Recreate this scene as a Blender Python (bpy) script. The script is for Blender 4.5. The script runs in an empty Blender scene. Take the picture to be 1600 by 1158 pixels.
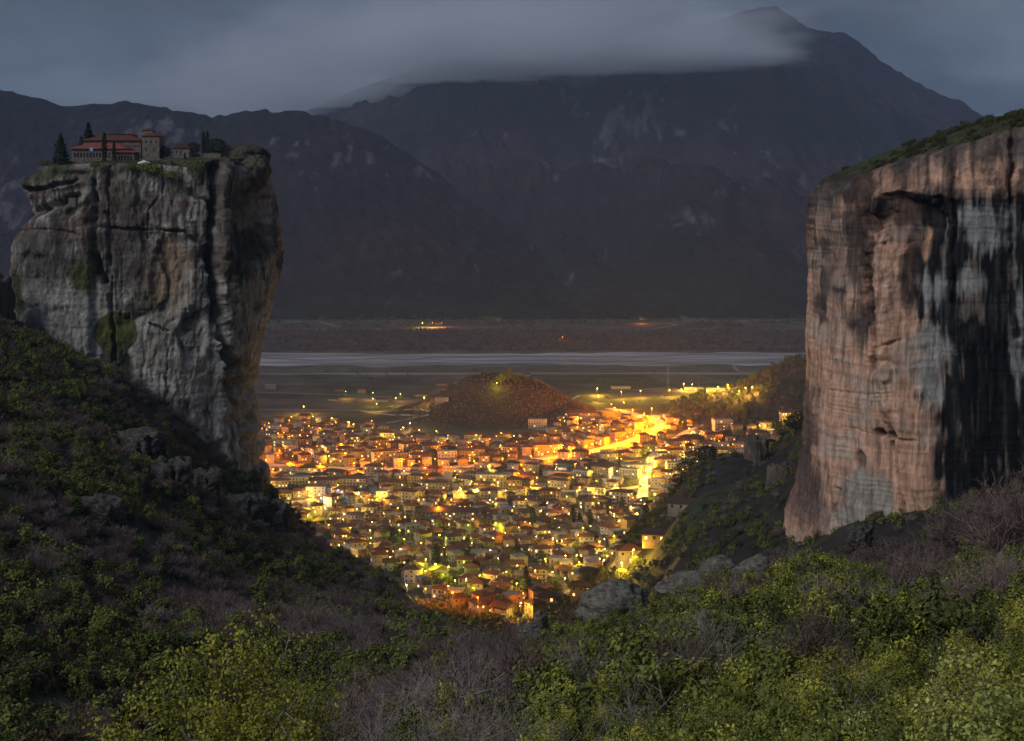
import bpy, math, random
import numpy as np
from mathutils import Vector

SC = bpy.context.scene
COL = SC.collection
random.seed(7)
RNG = np.random.default_rng(7)
R = math.radians

# ------------------------------------------------------------------ camera, world, sun, exposure
EYE, FPX, HOR = 270.0, 2222.0, 330.0          # eye height above the plain, focal length in photo pixels, horizon row
cam = bpy.data.cameras.new('camera')
cam.sensor_width = 36.0
cam.lens = 36.0 * FPX / 1600.0
cam.shift_y = -(579.0 - HOR) / 1600.0
cam.clip_start, cam.clip_end = 0.5, 40000.0
camo = bpy.data.objects.new('camera', cam)
camo.location = (0, 0, EYE)
camo.rotation_euler = (R(90), 0, 0)
COL.objects.link(camo)
SC.camera = camo

SUN_EL, SUN_AZ = R(36), R(232)                 # low diffuse light from behind the camera, well to the left
W = bpy.data.worlds.new('World')
SC.world = W
W.use_nodes = True
nt = W.node_tree
nt.nodes.clear()
def N(nt, t, **kw):
    n = nt.nodes.new(t)
    for k, v in kw.items():
        if isinstance(k, str) and k.startswith('i_'):
            n.inputs[k[2:]].default_value = v
        else:
            setattr(n, k, v)
    return n
out = N(nt, 'ShaderNodeOutputWorld')
bg = N(nt, 'ShaderNodeBackground')
bg.inputs['Strength'].default_value = 0.083
sky = N(nt, 'ShaderNodeTexSky', sky_type='NISHITA', sun_disc=False, sun_elevation=R(3), sun_rotation=SUN_AZ)
sky.sun_elevation = SUN_EL
tc = N(nt, 'ShaderNodeTexCoord')
mp = N(nt, 'ShaderNodeMapping')
mp.inputs['Scale'].default_value = (1.0, 1.0, 3.2)
nt.links.new(tc.outputs['Generated'], mp.inputs['Vector'])
n1 = N(nt, 'ShaderNodeTexNoise')
n1.inputs['Scale'].default_value = 5.5
n1.inputs['Detail'].default_value = 5
n1.inputs['Roughness'].default_value = 0.50
n1.inputs['Distortion'].default_value = 0.5
nt.links.new(mp.outputs[0], n1.inputs['Vector'])
cr = N(nt, 'ShaderNodeValToRGB')
cr.color_ramp.elements[0].position = 0.37
cr.color_ramp.elements[0].color = (0.46, 0.62, 0.90, 1)
cr.color_ramp.elements[1].position = 0.63
cr.color_ramp.elements[1].color = (1.16, 1.43, 1.90, 1)
nt.links.new(n1.outputs['Fac'], cr.inputs[0])
mx = N(nt, 'ShaderNodeMix', data_type='RGBA')
mx.inputs['Factor'].default_value = 0.97       # overcast deck over the clear sky
nt.links.new(sky.outputs[0], mx.inputs[6])
nt.links.new(cr.outputs[0], mx.inputs[7])
nt.links.new(mx.outputs[2], bg.inputs['Color'])
nt.links.new(bg.outputs[0], out.inputs['Surface'])

sl = bpy.data.lights.new('sun', 'SUN')
sl.energy = 1.45
sl.angle = R(30)
sl.color = (1.0, 0.97, 0.97)
so = bpy.data.objects.new('sun', sl)
so.rotation_euler = Vector((math.sin(SUN_AZ) * math.cos(SUN_EL), math.cos(SUN_AZ) * math.cos(SUN_EL), math.sin(SUN_EL))).to_track_quat('Z', 'Y').to_euler()
so.location = (0, 0, 2500)
COL.objects.link(so)

SC.view_settings.view_transform = 'Standard'
SC.view_settings.look = 'None'
SC.view_settings.gamma = 1
SC.view_settings.exposure = 0.3
SC.view_settings.use_curve_mapping = False
cy = SC.cycles
cy.use_denoising = True
try:
    cy.denoiser = 'OPENIMAGEDENOISE'
except Exception:
    pass
cy.max_bounces = 4
cy.diffuse_bounces = 2
cy.glossy_bounces = 1
cy.volume_bounces = 3
cy.transparent_max_bounces = 6
cy.caustics_reflective = cy.caustics_refractive = False
cy.use_light_tree = True
cy.pixel_filter_type = 'BLACKMAN_HARRIS'
cy.filter_width = 1.5

# ------------------------------------------------------------------ noise
def _h(ix, iy, iz, s):
    a = (ix.astype(np.int64) * 374761393 + iy.astype(np.int64) * 668265263 + iz.astype(np.int64) * 2147483647 + s * 1274126177) & 0xffffffff
    a = ((a ^ (a >> 13)) * 1274126177) & 0xffffffff
    a = ((a ^ (a >> 16)) * 2246822519) & 0xffffffff
    return ((a ^ (a >> 15)) & 0xffffff) / float(0xffffff)
def vn(x, y, z=0.0, s=0):
    x, y, z = np.broadcast_arrays(np.asarray(x, float), np.asarray(y, float), np.asarray(z, float))
    fx, fy, fz = np.floor(x), np.floor(y), np.floor(z)
    tx, ty, tz = x - fx, y - fy, z - fz
    tx, ty, tz = tx * tx * (3 - 2 * tx), ty * ty * (3 - 2 * ty), tz * tz * (3 - 2 * tz)
    def c(a, b, d): return _h(fx + a, fy + b, fz + d, s)
    u = (c(0,0,0) * (1 - tx) + c(1,0,0) * tx) * (1 - ty) + (c(0,1,0) * (1 - tx) + c(1,1,0) * tx) * ty
    if np.any(tz > 0):
        v = (c(0,0,1) * (1 - tx) + c(1,0,1) * tx) * (1 - ty) + (c(0,1,1) * (1 - tx) + c(1,1,1) * tx) * ty
        u = u * (1 - tz) + v * tz
    return u * 2 - 1
def fbm(x, y, z=0.0, o=5, s=0, g=0.5):
    x, y, z = np.asarray(x, float), np.asarray(y, float), np.asarray(z, float)
    r, a, t = 0.0, 1.0, 0.0
    for k in range(o):
        r = r + a * vn(x, y, z, s + k * 17)
        t += a
        a *= g
        x, y, z = x * 2.03 + 11.3, y * 2.03 + 5.7, z * 2.03
    return r / t
def ridged(x, y, z=0.0, o=5, s=0, g=0.5):
    x, y, z = np.asarray(x, float), np.asarray(y, float), np.asarray(z, float)
    r, a, t = 0.0, 1.0, 0.0
    for k in range(o):
        r = r + a * (1 - 2 * np.abs(vn(x, y, z, s + k * 31)))
        t += a
        a *= g
        x, y, z = x * 2.03 + 3.1, y * 2.03 + 8.9, z * 2.03
    return r / t
def sst(a, b, x):
    t = np.clip((x - a) / (b - a), 0, 1)
    return t * t * (3 - 2 * t)

# ------------------------------------------------------------------ mesh and object helpers
def mk(name, V, F, mats=(), mi=None, smooth=False, col=None, parent=None, link=True):
    V = np.asarray(V, np.float32).reshape(-1, 3)
    me = bpy.data.meshes.new(name)
    if isinstance(F, np.ndarray):
        k = F.shape[1]
        me.vertices.add(len(V)); me.vertices.foreach_set('co', V.ravel())
        me.loops.add(F.size); me.loops.foreach_set('vertex_index', F.astype(np.int32).ravel())
        me.polygons.add(len(F)); me.polygons.foreach_set('loop_start', np.arange(0, F.size, k, dtype=np.int32))
        me.update(calc_edges=True)
    else:
        me.from_pydata([tuple(map(float, v)) for v in V], [], F)
    for m in mats:
        me.materials.append(m)
    if mi is not None:
        me.polygons.foreach_set('material_index', np.asarray(mi, np.int32))
    if smooth:
        me.polygons.foreach_set('use_smooth', np.ones(len(me.polygons), bool))
    if col is not None:
        a = me.color_attributes.new('Col', 'FLOAT_COLOR', 'POINT')
        c = np.ones((len(V), 4), np.float32); c[:, :3] = col
        a.data.foreach_set('color', c.ravel())
    me.validate(clean_customdata=False)
    me.update()
    o = bpy.data.objects.new(name, me)
    if link:
        COL.objects.link(o)
    if parent is not None:
        o.parent = parent
    return o
def tag(o, label=None, cat=None, group=None, kind=None):
    if label: o['label'] = label
    if cat: o['category'] = cat
    if group: o['group'] = group
    if kind: o['kind'] = kind
    return o
def empty(name, loc=(0, 0, 0), rz=0.0):
    o = bpy.data.objects.new(name, None)
    o.location = loc
    o.rotation_euler = (0, 0, rz)
    o.empty_display_size = 0.5
    COL.objects.link(o)
    return o
def inst(name, me, parent=None, loc=(0, 0, 0), rz=0.0, sc=1.0, link=True):
    o = bpy.data.objects.new(name, me)
    o.location = loc
    o.rotation_euler = (0, 0, rz)
    o.scale = (sc, sc, sc) if not hasattr(sc, '__len__') else sc
    if link: COL.objects.link(o)
    if parent is not None: o.parent = parent
    return o
class MB:
    """collects boxes and prisms, builds one mesh"""
    def __init__(s): s.v, s.f, s.m = [], [], []
    def quad(s, pts, m=0):
        b = len(s.v); s.v += list(pts); s.f.append(tuple(range(b, b + len(pts)))); s.m.append(m)
    def box(s, x0, x1, y0, y1, z0, z1, m=0):
        b = len(s.v)
        s.v += [(x0,y0,z0),(x1,y0,z0),(x1,y1,z0),(x0,y1,z0),(x0,y0,z1),(x1,y0,z1),(x1,y1,z1),(x0,y1,z1)]
        s.f += [(b,b+3,b+2,b+1),(b+4,b+5,b+6,b+7),(b,b+1,b+5,b+4),(b+1,b+2,b+6,b+5),(b+2,b+3,b+7,b+6),(b+3,b,b+4,b+7)]
        s.m += [m] * 6
    def cyl(s, x, y, z0, z1, r0, r1=None, n=8, m=0):
        r1 = r0 if r1 is None else r1
        b = len(s.v)
        for k in range(n):
            a = 2 * math.pi * k / n
            s.v += [(x + r0 * math.cos(a), y + r0 * math.sin(a), z0), (x + r1 * math.cos(a), y + r1 * math.sin(a), z1)]
        for k in range(n):
            j = (k + 1) % n
            s.f.append((b + 2 * k, b + 2 * j, b + 2 * j + 1, b + 2 * k + 1)); s.m.append(m)
        s.f.append(tuple(b + 2 * k + 1 for k in range(n))); s.m.append(m)
        s.f.append(tuple(b + 2 * k for k in reversed(range(n)))); s.m.append(m)
    def tube(s, p, q, r0, r1, n=5, m=0):
        p, q = Vector(p), Vector(q)
        d = (q - p).normalized()
        a = d.orthogonal().normalized(); c = d.cross(a)
        b = len(s.v)
        for k in range(n):
            t = 2 * math.pi * k / n
            e = a * math.cos(t) + c * math.sin(t)
            s.v += [tuple(p + e * r0), tuple(q + e * r1)]
        for k in range(n):
            j = (k + 1) % n
            s.f.append((b + 2 * k, b + 2 * j, b + 2 * j + 1, b + 2 * k + 1)); s.m.append(m)
    def dome(s, x, y, z, r, h=None, nu=12, nv=5, m=0):
        h = r if h is None else h
        b = len(s.v)
        for j in range(nv):
            ph = (math.pi / 2) * j / nv
            for k in range(nu):
                a = 2 * math.pi * k / nu
                s.v.append((x + r * math.cos(ph) * math.cos(a), y + r * math.cos(ph) * math.sin(a), z + h * math.sin(ph)))
        s.v.append((x, y, z + h)); t = len(s.v) - 1
        for j in range(nv - 1):
            for k in range(nu):
                l = (k + 1) % nu
                s.f.append((b + j * nu + k, b + j * nu + l, b + (j + 1) * nu + l, b + (j + 1) * nu + k)); s.m.append(m)
        for k in range(nu):
            s.f.append((b + (nv - 1) * nu + k, b + (nv - 1) * nu + (k + 1) % nu, t)); s.m.append(m)
    def hip(s, x0, x1, y0, y1, z, h, ov=0.5, th=0.18, m=0, gable=False):
        x0 -= ov; x1 += ov; y0 -= ov; y1 += ov
        s.box(x0, x1, y0, y1, z, z + th, m)
        z += th
        dx, dy = x1 - x0, y1 - y0
        b = len(s.v)
        if dx >= dy:
            k = 0.02 if gable else dy / 2
            s.v += [(x0,y0,z),(x1,y0,z),(x1,y1,z),(x0,y1,z),(x0 + k,(y0+y1)/2,z+h),(x1 - k,(y0+y1)/2,z+h)]
            s.f += [(b,b+1,b+5,b+4),(b+1,b+2,b+5),(b+2,b+3,b+4,b+5),(b+3,b,b+4)]
        else:
            k = 0.02 if gable else dx / 2
            s.v += [(x0,y0,z),(x1,y0,z),(x1,y1,z),(x0,y1,z),((x0+x1)/2,y0 + k,z+h),((x0+x1)/2,y1 - k,z+h)]
            s.f += [(b,b+1,b+4),(b+1,b+2,b+5,b+4),(b+2,b+3,b+5),(b+3,b,b+4,b+5)]
        s.m += [m] * 4
    def build(s, name, mats, parent=None, link=True, smooth=False):
        return mk(name, np.array(s.v), s.f, mats if isinstance(mats, (list, tuple)) else (mats,), s.m, smooth, None, parent, link)

# ------------------------------------------------------------------ materials
def mat(name, base=(0.5, 0.5, 0.5), rough=0.9, noise=None, c2=None, bump=0.0, attr=False, emit=None, estr=0.0, coord='Object', spec=0.2, rnd=0.0, stretch=(1, 1, 1), bdist=0.3, detail=6):
    m = bpy.data.materials.new(name)
    m.use_nodes = True
    t = m.node_tree
    b = t.nodes['Principled BSDF']
    b.inputs['Roughness'].default_value = rough
    b.inputs['Specular IOR Level'].default_value = spec
    b.inputs['Base Color'].default_value = (*base, 1)
    L = t.links.new
    src = None
    if attr:
        a = N(t, 'ShaderNodeAttribute', attribute_name='Col')
        src = a.outputs['Color']
    if noise:
        tcn = N(t, 'ShaderNodeTexCoord'); mpn = N(t, 'ShaderNodeMapping')
        mpn.inputs['Scale'].default_value = stretch
        L(tcn.outputs[coord], mpn.inputs[0])
        nn = N(t, 'ShaderNodeTexNoise')
        nn.inputs['Scale'].default_value = noise
        nn.inputs['Detail'].default_value = detail
        nn.inputs['Roughness'].default_value = 0.62
        L(mpn.outputs[0], nn.inputs['Vector'])
        if src is not None:
            rr = N(t, 'ShaderNodeMapRange')
            rr.inputs['From Min'].default_value = 0.3; rr.inputs['From Max'].default_value = 0.7
            rr.inputs['To Min'].default_value = 0.55; rr.inputs['To Max'].default_value = 1.4
            L(nn.outputs['Fac'], rr.inputs['Value'])
            mm = N(t, 'ShaderNodeVectorMath', operation='SCALE')
            L(src, mm.inputs[0]); L(rr.outputs[0], mm.inputs['Scale'])
            src = mm.outputs[0]
        else:
            rp = N(t, 'ShaderNodeValToRGB')
            rp.color_ramp.elements[0].position = 0.35; rp.color_ramp.elements[0].color = (*base, 1)
            rp.color_ramp.elements[1].position = 0.65; rp.color_ramp.elements[1].color = (*(c2 or base), 1)
            L(nn.outputs['Fac'], rp.inputs[0])
            src = rp.outputs[0]
        if bump:
            bp = N(t, 'ShaderNodeBump')
            bp.inputs['Strength'].default_value = bump
            bp.inputs['Distance'].default_value = bdist
            L(nn.outputs['Fac'], bp.inputs['Height'])
            L(bp.outputs[0], b.inputs['Normal'])
    if rnd:
        oi = N(t, 'ShaderNodeObjectInfo')
        rr = N(t, 'ShaderNodeMapRange')
        rr.inputs['To Min'].default_value = 1 - rnd; rr.inputs['To Max'].default_value = 1 + rnd
        L(oi.outputs['Random'], rr.inputs['Value'])
        mm = N(t, 'ShaderNodeVectorMath', operation='SCALE')
        if src is not None: L(src, mm.inputs[0])
        else: mm.inputs[0].default_value = base
        L(rr.outputs[0], mm.inputs['Scale'])
        src = mm.outputs[0]
    if src is not None:
        L(src, b.inputs['Base Color'])
    if emit:
        b.inputs['Emission Color'].default_value = (*emit, 1)
        b.inputs['Emission Strength'].default_value = estr
        m.cycles.emission_sampling = 'NONE'
    return m

M = {}
M['terrain'] = mat('hill_soil', attr=True, noise=0.15, bump=0.6, bdist=0.8, coord='Object')
M['plain'] = mat('plain_soil', attr=True, noise=0.02, coord='Object')
M['mountain'] = mat('mountain_scrub', attr=True, spec=0.0, rough=1.0, noise=0.018, bump=1.0, bdist=26, coord='Object')
M['rock_grey'] = mat('grey_conglomerate', attr=True, spec=0.0, rough=1.0, noise=0.42, bump=1.0, bdist=1.6, stretch=(1, 1, 0.42), detail=9)
M['rock_tan'] = mat('tan_conglomerate', attr=True, spec=0.0, rough=1.0, noise=0.42, bump=1.0, bdist=1.0, stretch=(1, 1, 0.3), detail=9)
M['boulder'] = mat('boulder_stone', (0.050, 0.046, 0.038), noise=0.9, c2=(0.20, 0.185, 0.155), bump=1.0, bdist=0.5, stretch=(1, 1, 2.6), detail=10)
M['outcrop'] = mat('outcrop_stone', (0.030, 0.032, 0.024), noise=0.55, c2=(0.105, 0.10, 0.088), bump=1.0, bdist=1.0, stretch=(1, 1, 3.0), detail=10)
M['rockspire'] = mat('spire_stone', (0.035, 0.033, 0.028), noise=0.35, c2=(0.13, 0.10, 0.075), bump=1.0, bdist=1.0, stretch=(1, 1, 0.4), detail=9)
M['gravel'] = mat('river_gravel', (0.11, 0.098, 0.10), noise=0.006, c2=(0.38, 0.35, 0.37), stretch=(0.5, 2.4, 1), detail=9)
M['water'] = mat('river_water', (0.14, 0.14, 0.15), rough=0.35, spec=0.5)
M['asphalt'] = mat('asphalt', (0.06, 0.058, 0.055), noise=0.3, c2=(0.10, 0.095, 0.09))
M['street'] = mat('street_concrete', (0.13, 0.125, 0.12), noise=0.3, c2=(0.19, 0.18, 0.17))
M['track'] = mat('dirt_track', (0.16, 0.14, 0.12), noise=0.2, c2=(0.24, 0.21, 0.18))
M['road_pale'] = mat('road_concrete', (0.24, 0.23, 0.21), noise=0.3, c2=(0.32, 0.31, 0.29))
M['town'] = mat('town_ground', (0.05, 0.055, 0.03), noise=0.06, c2=(0.12, 0.10, 0.08))
WALLS = {'cream': (0.56, 0.50, 0.38), 'white': (0.66, 0.64, 0.60), 'grey': (0.36, 0.35, 0.34), 'ochre': (0.48, 0.36, 0.20), 'pink': (0.50, 0.36, 0.30), 'beige': (0.46, 0.41, 0.33)}
ROOFS = {'dark red': (0.085, 0.034, 0.026), 'brown': (0.075, 0.045, 0.034), 'terracotta': (0.115, 0.048, 0.032), 'dull purple': (0.08, 0.048, 0.045)}
for k, c in WALLS.items():
    M['w_' + k] = mat('plaster_' + k, tuple(x * 0.28 for x in c), noise=0.35, c2=tuple(x * 0.50 for x in c))
for k, c in ROOFS.items():
    M['r_' + k] = mat('tiles_' + k.replace(' ', '_'), tuple(x * 0.7 for x in c), noise=1.2, c2=c, bump=0.5, bdist=0.1)
M['flat_roof'] = mat('flat_roof', (0.13, 0.12, 0.12), noise=0.3, c2=(0.2, 0.19, 0.18))
M['glass_dark'] = mat('window_dark', (0.03, 0.03, 0.035), rough=0.15, spec=0.5)
M['glass_lit'] = mat('window_lit', (0.5, 0.4, 0.25), emit=(1.0, 0.55, 0.16), estr=1.8)
M['frame'] = mat('window_frame', (0.35, 0.30, 0.25))
M['metal'] = mat('dark_metal', (0.09, 0.09, 0.09), rough=0.5)
M['stone_wall'] = mat('masonry', (0.10, 0.085, 0.075), noise=0.9, c2=(0.22, 0.185, 0.16), bump=0.6, bdist=0.15)
M['tent'] = mat('white_canvas', (0.62, 0.62, 0.62))
M['bulb_yellow'] = mat('lamp_glow_yellow', (0.5, 0.4, 0.2), emit=(1.0, 0.50, 0.10), estr=40)
M['bulb_orange'] = mat('lamp_glow_orange', (0.5, 0.3, 0.1), emit=(1.0, 0.23, 0.015), estr=40)
M['bulb_green'] = mat('lamp_glow_green', (0.5, 0.5, 0.2), emit=(0.8, 0.85, 0.04), estr=40)
M['bulb_white'] = mat('lamp_glow_white', (0.5, 0.5, 0.5), emit=(1.0, 0.75, 0.38), estr=40)
M['bulb_blue'] = mat('lamp_glow_blue', (0.2, 0.3, 0.5), emit=(0.05, 0.2, 1.0), estr=20)
def leafmat(name, c1, c2, rnd=0.3, rough=0.75):
    return mat(name, c1, rough=rough, noise=1.0, c2=c2, rnd=rnd, coord='Object', spec=0.15)
M['leaf_olive'] = leafmat('leaf_olive', (0.090, 0.110, 0.016), (0.44, 0.42, 0.07), 0.25)
M['leaf_green'] = leafmat('leaf_green', (0.050, 0.070, 0.016), (0.20, 0.215, 0.045), 0.3)
M['leaf_dark'] = leafmat('leaf_dark', (0.028, 0.038, 0.013), (0.085, 0.098, 0.028), 0.35)
M['leaf_brown'] = leafmat('leaf_brown', (0.060, 0.045, 0.022), (0.105, 0.080, 0.035), 0.3)
M['conifer'] = leafmat('conifer_needles', (0.014, 0.022, 0.012), (0.028, 0.040, 0.020), 0.2)
M['twig_grey'] = leafmat('twig_grey', (0.12, 0.102, 0.098), (0.26, 0.22, 0.205), 0.3)
M['twig_red'] = leafmat('twig_red', (0.085, 0.060, 0.058), (0.19, 0.135, 0.128), 0.3)
M['bark'] = mat('bark', (0.10, 0.085, 0.07), noise=3, c2=(0.2, 0.18, 0.155))

# ------------------------------------------------------------------ terrain height field
PXC = np.array([-700, -400, 0, 200, 400, 600, 750, 850, 1000, 1100, 1200, 1260, 1400, 1600, 2000, 2400], float)
DD = np.array([4, 12, 25, 50, 100, 150, 200, 300, 400, 520, 600, 700, 800, 900, 1000, 1150, 1300, 1450], float)
TT = np.array([
 #  4    12    25   50   100   150   200   300   400   520   600   700   800   900  1000  1150 1300 1450
 [263, 262,  256, 244, 232,  226,  226,  232,  245,  262,  262,  240,  190,  150,  120,  80,  40,  -3],   # -700
 [263, 262,  256, 242, 228,  219,  215,  222,  238,  252,  252,  230,  180,  140,  100,  60,  20,  -3],   # -400
 [263, 262,  256, 240, 222,  215,  210,  205,  209,  220,  222,  200,  150,  110,   80,  45,  12,  -3],   # 0
 [263, 262,  257, 242, 220,  212,  203,  194,  191,  195,  200,  185,  140,   90,   60,  30,   8,  -3],   # 200
 [263, 262,  257.5,247,222,  210,  202,  184,  168,  158,  150,  110,   60,   32,   20,   8,   1,  -3],   # 400
 [263, 261.5,257.5,249,230,  216,  203,  180,  159,  130,   95,   62,   42,   30,   19,   8,   1,  -3],   # 600
 [263, 261,  257, 250, 233,  218,  206,  178,  140,   95,   70,   52,   42,   30,   19,   8,   1,  -3],   # 750
 [263, 261.5,257.5,250.5,235,222,  209,  170,  110,   72,   60,   50,   43,   31,   20,   8,   1,  -3],   # 850
 [263, 262,  258, 251, 237,  224,  206,  160,  118,  103,  110, 112,  88,   52,   26,   9,   1,  -3],   # 1000
 [263, 262,  258, 251, 239,  227,  207,  165,  142,  134,  144, 142,  118,  72,   32,   9,   1,  -3],   # 1100
 [263, 262,  258, 251.5,240, 228,  212,  178,  160,  150,  152,  148,  126,   85,   50,  14,   1,  -3],   # 1200
 [263, 262.2,258.5,252,241,  229,  214,  184,  164,  158,  166,  164,  146,   95,   55,  18,   1,  -3],   # 1260
 [263, 262.5,259, 252.5,240.5,227, 213,  189,  172,  168,  170,  160,  140,  110,   70,  30,   4,  -3],   # 1400
 [263, 263,  259.5,253.5,242, 230, 218,  199,  184,  180,  185,  170,  150,  120,   80,  40,  10,  -3],   # 1600
 [263, 263,  260, 254, 244,  234,  226,  212,  200,  208,  200,  185,  165,  130,   90,  50,  20,  -3],   # 2000
 [263, 263,  260, 255, 248,  242,  238,  230,  224,  215,  205,  190,  170,  140,  100,  60,  20,  -3],   # 2400
], float)
NU, ND = 420, 420
UG = np.linspace(-0.68, 0.68, NU)
LG = np.linspace(math.log(4), math.log(1450), ND)
PG = 800 + UG * FPX
def catrom(xs, ys, x):
    """monotone-ish cubic along the last axis of ys"""
    i = np.clip(np.searchsorted(xs, x) - 1, 0, len(xs) - 2)
    h = xs[i + 1] - xs[i]; t = (x - xs[i]) / h
    d = np.gradient(ys, xs, axis=-1)
    y0, y1 = ys[..., i], ys[..., i + 1]
    m0, m1 = d[..., i] * h, d[..., i + 1] * h
    return (2*t**3-3*t**2+1)*y0 + (t**3-2*t**2+t)*m0 + (-2*t**3+3*t**2)*y1 + (t**3-t**2)*m1
G = catrom(np.log(DD), TT, LG)                  # columns x distances
G = catrom(PXC, G.T, np.clip(PG, -700, 2400)).T  # NU x ND
DG = np.exp(LG)
XG = UG[:, None] * DG[None, :]; YG = np.broadcast_to(DG[None, :], XG.shape)
townm = sst(0, 1, sst(700, 830, YG)) * (XG > -330) * (XG < 250)
amp = np.clip(YG * 0.014, 0.2, 6.0) * (1 - 0.93 * townm)
G = G + amp * fbm(XG / 55, YG / 55, 0, 6, 3) * 1.6
G = G + (1 - townm) * np.clip(YG / 400, 0, 1) * 4.5 * ridged(XG / 90, YG / 90, 0, 4, 9)
# knoll with a tree top behind the town, dark wooded hill at the right, beyond the grid: separate bumps on the plain
def bumps(x, y):
    h = 0.0
    def b(cx, cyy, rx, ry, hh, s):
        q = ((x - cx) / rx) ** 2 + ((y - cyy) / ry) ** 2
        return hh * np.exp(-q * 1.3) * (1 + 0.22 * fbm(x / 60, y / 60, 0, 4, s)) * (q < 6)
    h = h + b(-22, 1880, 80, 110, 47, 41) + b(-95, 1850, 75, 80, 17, 49) + b(30, 1905, 55, 90, 14, 42) + b(70, 1890, 50, 70, 7, 48)
    h = h + b(395, 1830, 150, 170, 50, 43) + b(300, 1720, 90, 90, 14, 44) + b(470, 1950, 160, 150, 52, 45)
    return h
def Hgt(x, y):
    x = np.asarray(x, float); y = np.asarray(y, float)
    d = np.clip(y, 4.01, 1449.9)
    fu = np.clip((x / d - UG[0]) / (UG[1] - UG[0]), 0, NU - 1.001)
    fl = np.clip((np.log(d) - LG[0]) / (LG[1] - LG[0]), 0, ND - 1.001)
    i, j = fu.astype(int), fl.astype(int)
    a, b = fu - i, fl - j
    h = (G[i, j] * (1 - a) + G[i + 1, j] * a) * (1 - b) + (G[i, j + 1] * (1 - a) + G[i + 1, j + 1] * a) * b
    pl = bumps(x, y)
    return np.where(y < 1450, np.maximum(h, pl), pl)
_DS = np.concatenate([np.linspace(640, 1500, 700), np.linspace(1502, 9000, 1600)])
def at(px, py, dmin=640):
    """the ground point that the photo shows at (px, py)"""
    if dmin == 640 and px > 940 and py < 850: dmin = 860      # beyond the gorge ridge
    u = (px - 800) / FPX
    ds = _DS[_DS >= dmin]
    h = Hgt(u * ds, ds)
    ray = EYE - (py - HOR) / FPX * ds
    k = np.argmax(ray <= h) if np.any(ray <= h) else len(ds) - 1
    return float(u * ds[k]), float(ds[k]), float(h[k])
def P(px, py, D):
    return Vector(((px - 800) / FPX * D, D, EYE - (py - HOR) / FPX * D))
def gridfaces(nu, nv):
    i, j = np.meshgrid(np.arange(nu - 1), np.arange(nv - 1), indexing='ij')
    a = i * nv + j
    return np.stack([a, a + nv, a + nv + 1, a + 1], -1).reshape(-1, 4)

V = np.stack([XG, YG, G], -1).reshape(-1, 3)
n1_ = fbm(XG / 30, YG / 30, 0, 5, 77)[..., None]; n2_ = fbm(XG / 8, YG / 8, 0, 4, 78)[..., None]
soil = np.array([0.026, 0.022, 0.018]); grass = np.array([0.034, 0.037, 0.020]); town_c = np.array([0.050, 0.044, 0.036])
c = soil + (grass - soil) * sst(-0.1, 0.3, n1_) + 0.012 * n2_
c = c * (1 - townm[..., None]) + (town_c + 0.02 * n2_) * townm[..., None]
ter = mk('hillside', V, gridfaces(NU, ND), [M['terrain']], smooth=True, col=np.clip(c, 0.008, 1).reshape(-1, 3))
tag(ter, kind='structure')

# ------------------------------------------------------------------ the plain, the river and its tracks
xs = np.concatenate([np.linspace(-9000, -1400, 40), np.linspace(-1380, 1380, 330), np.linspace(1400, 9000, 40)])
ys = np.concatenate([np.linspace(1150, 2300, 300), np.linspace(2305, 3700, 190), np.linspace(3750, 9500, 30)])
X, Y = np.meshgrid(xs, ys, indexing='ij')
Z = bumps(X, Y)
bm_ = np.clip(Z / 8, 0, 1)[..., None]
cell = np.floor(X / 95 + 0.6 * vn(Y / 160, X * 0, 0, 4)), np.floor(Y / 62 + 0.25 * vn(X / 200, Y * 0, 0, 5))
f1 = _h(cell[0], cell[1], np.zeros_like(X), 5)[..., None]; f2 = _h(cell[0], cell[1], np.zeros_like(X), 8)[..., None]
green = np.array([0.046, 0.047, 0.026]); brown = np.array([0.082, 0.060, 0.052]); wood = np.array([0.050, 0.034, 0.032])
c = brown + (green - brown) * sst(0.35, 0.6, f1) 
c = c * (0.75 + 0.5 * f2)
band = (sst(2725, 2790, Y + 40 * fbm(X / 300, Y / 300, 0, 3, 6)) * (1 - sst(3180, 3260, Y + 60 * fbm(X / 200, Y / 200, 0, 3, 7))))[..., None]
c = c * (1 - band) + wood * band
near_r = (sst(2250, 2500, Y))[..., None] * (1 - sst(2700, 2760, Y))[..., None]
c = c * (1 - 0.7 * near_r) + np.array([0.10, 0.078, 0.068]) * 0.7 * near_r
hillc = np.array([0.040, 0.026, 0.020])
c = c * (1 - bm_) + hillc * bm_
c = c * (1 + 0.35 * fbm(X / 40, Y / 25, 0, 5, 61)[..., None])
mk_p = mk('plain', np.stack([X, Y, Z], -1), gridfaces(len(xs), len(ys)), [M['plain']], smooth=True, col=np.clip(c, 0.01, 1).reshape(-1, 3))
tag(mk_p, kind='structure')

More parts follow.
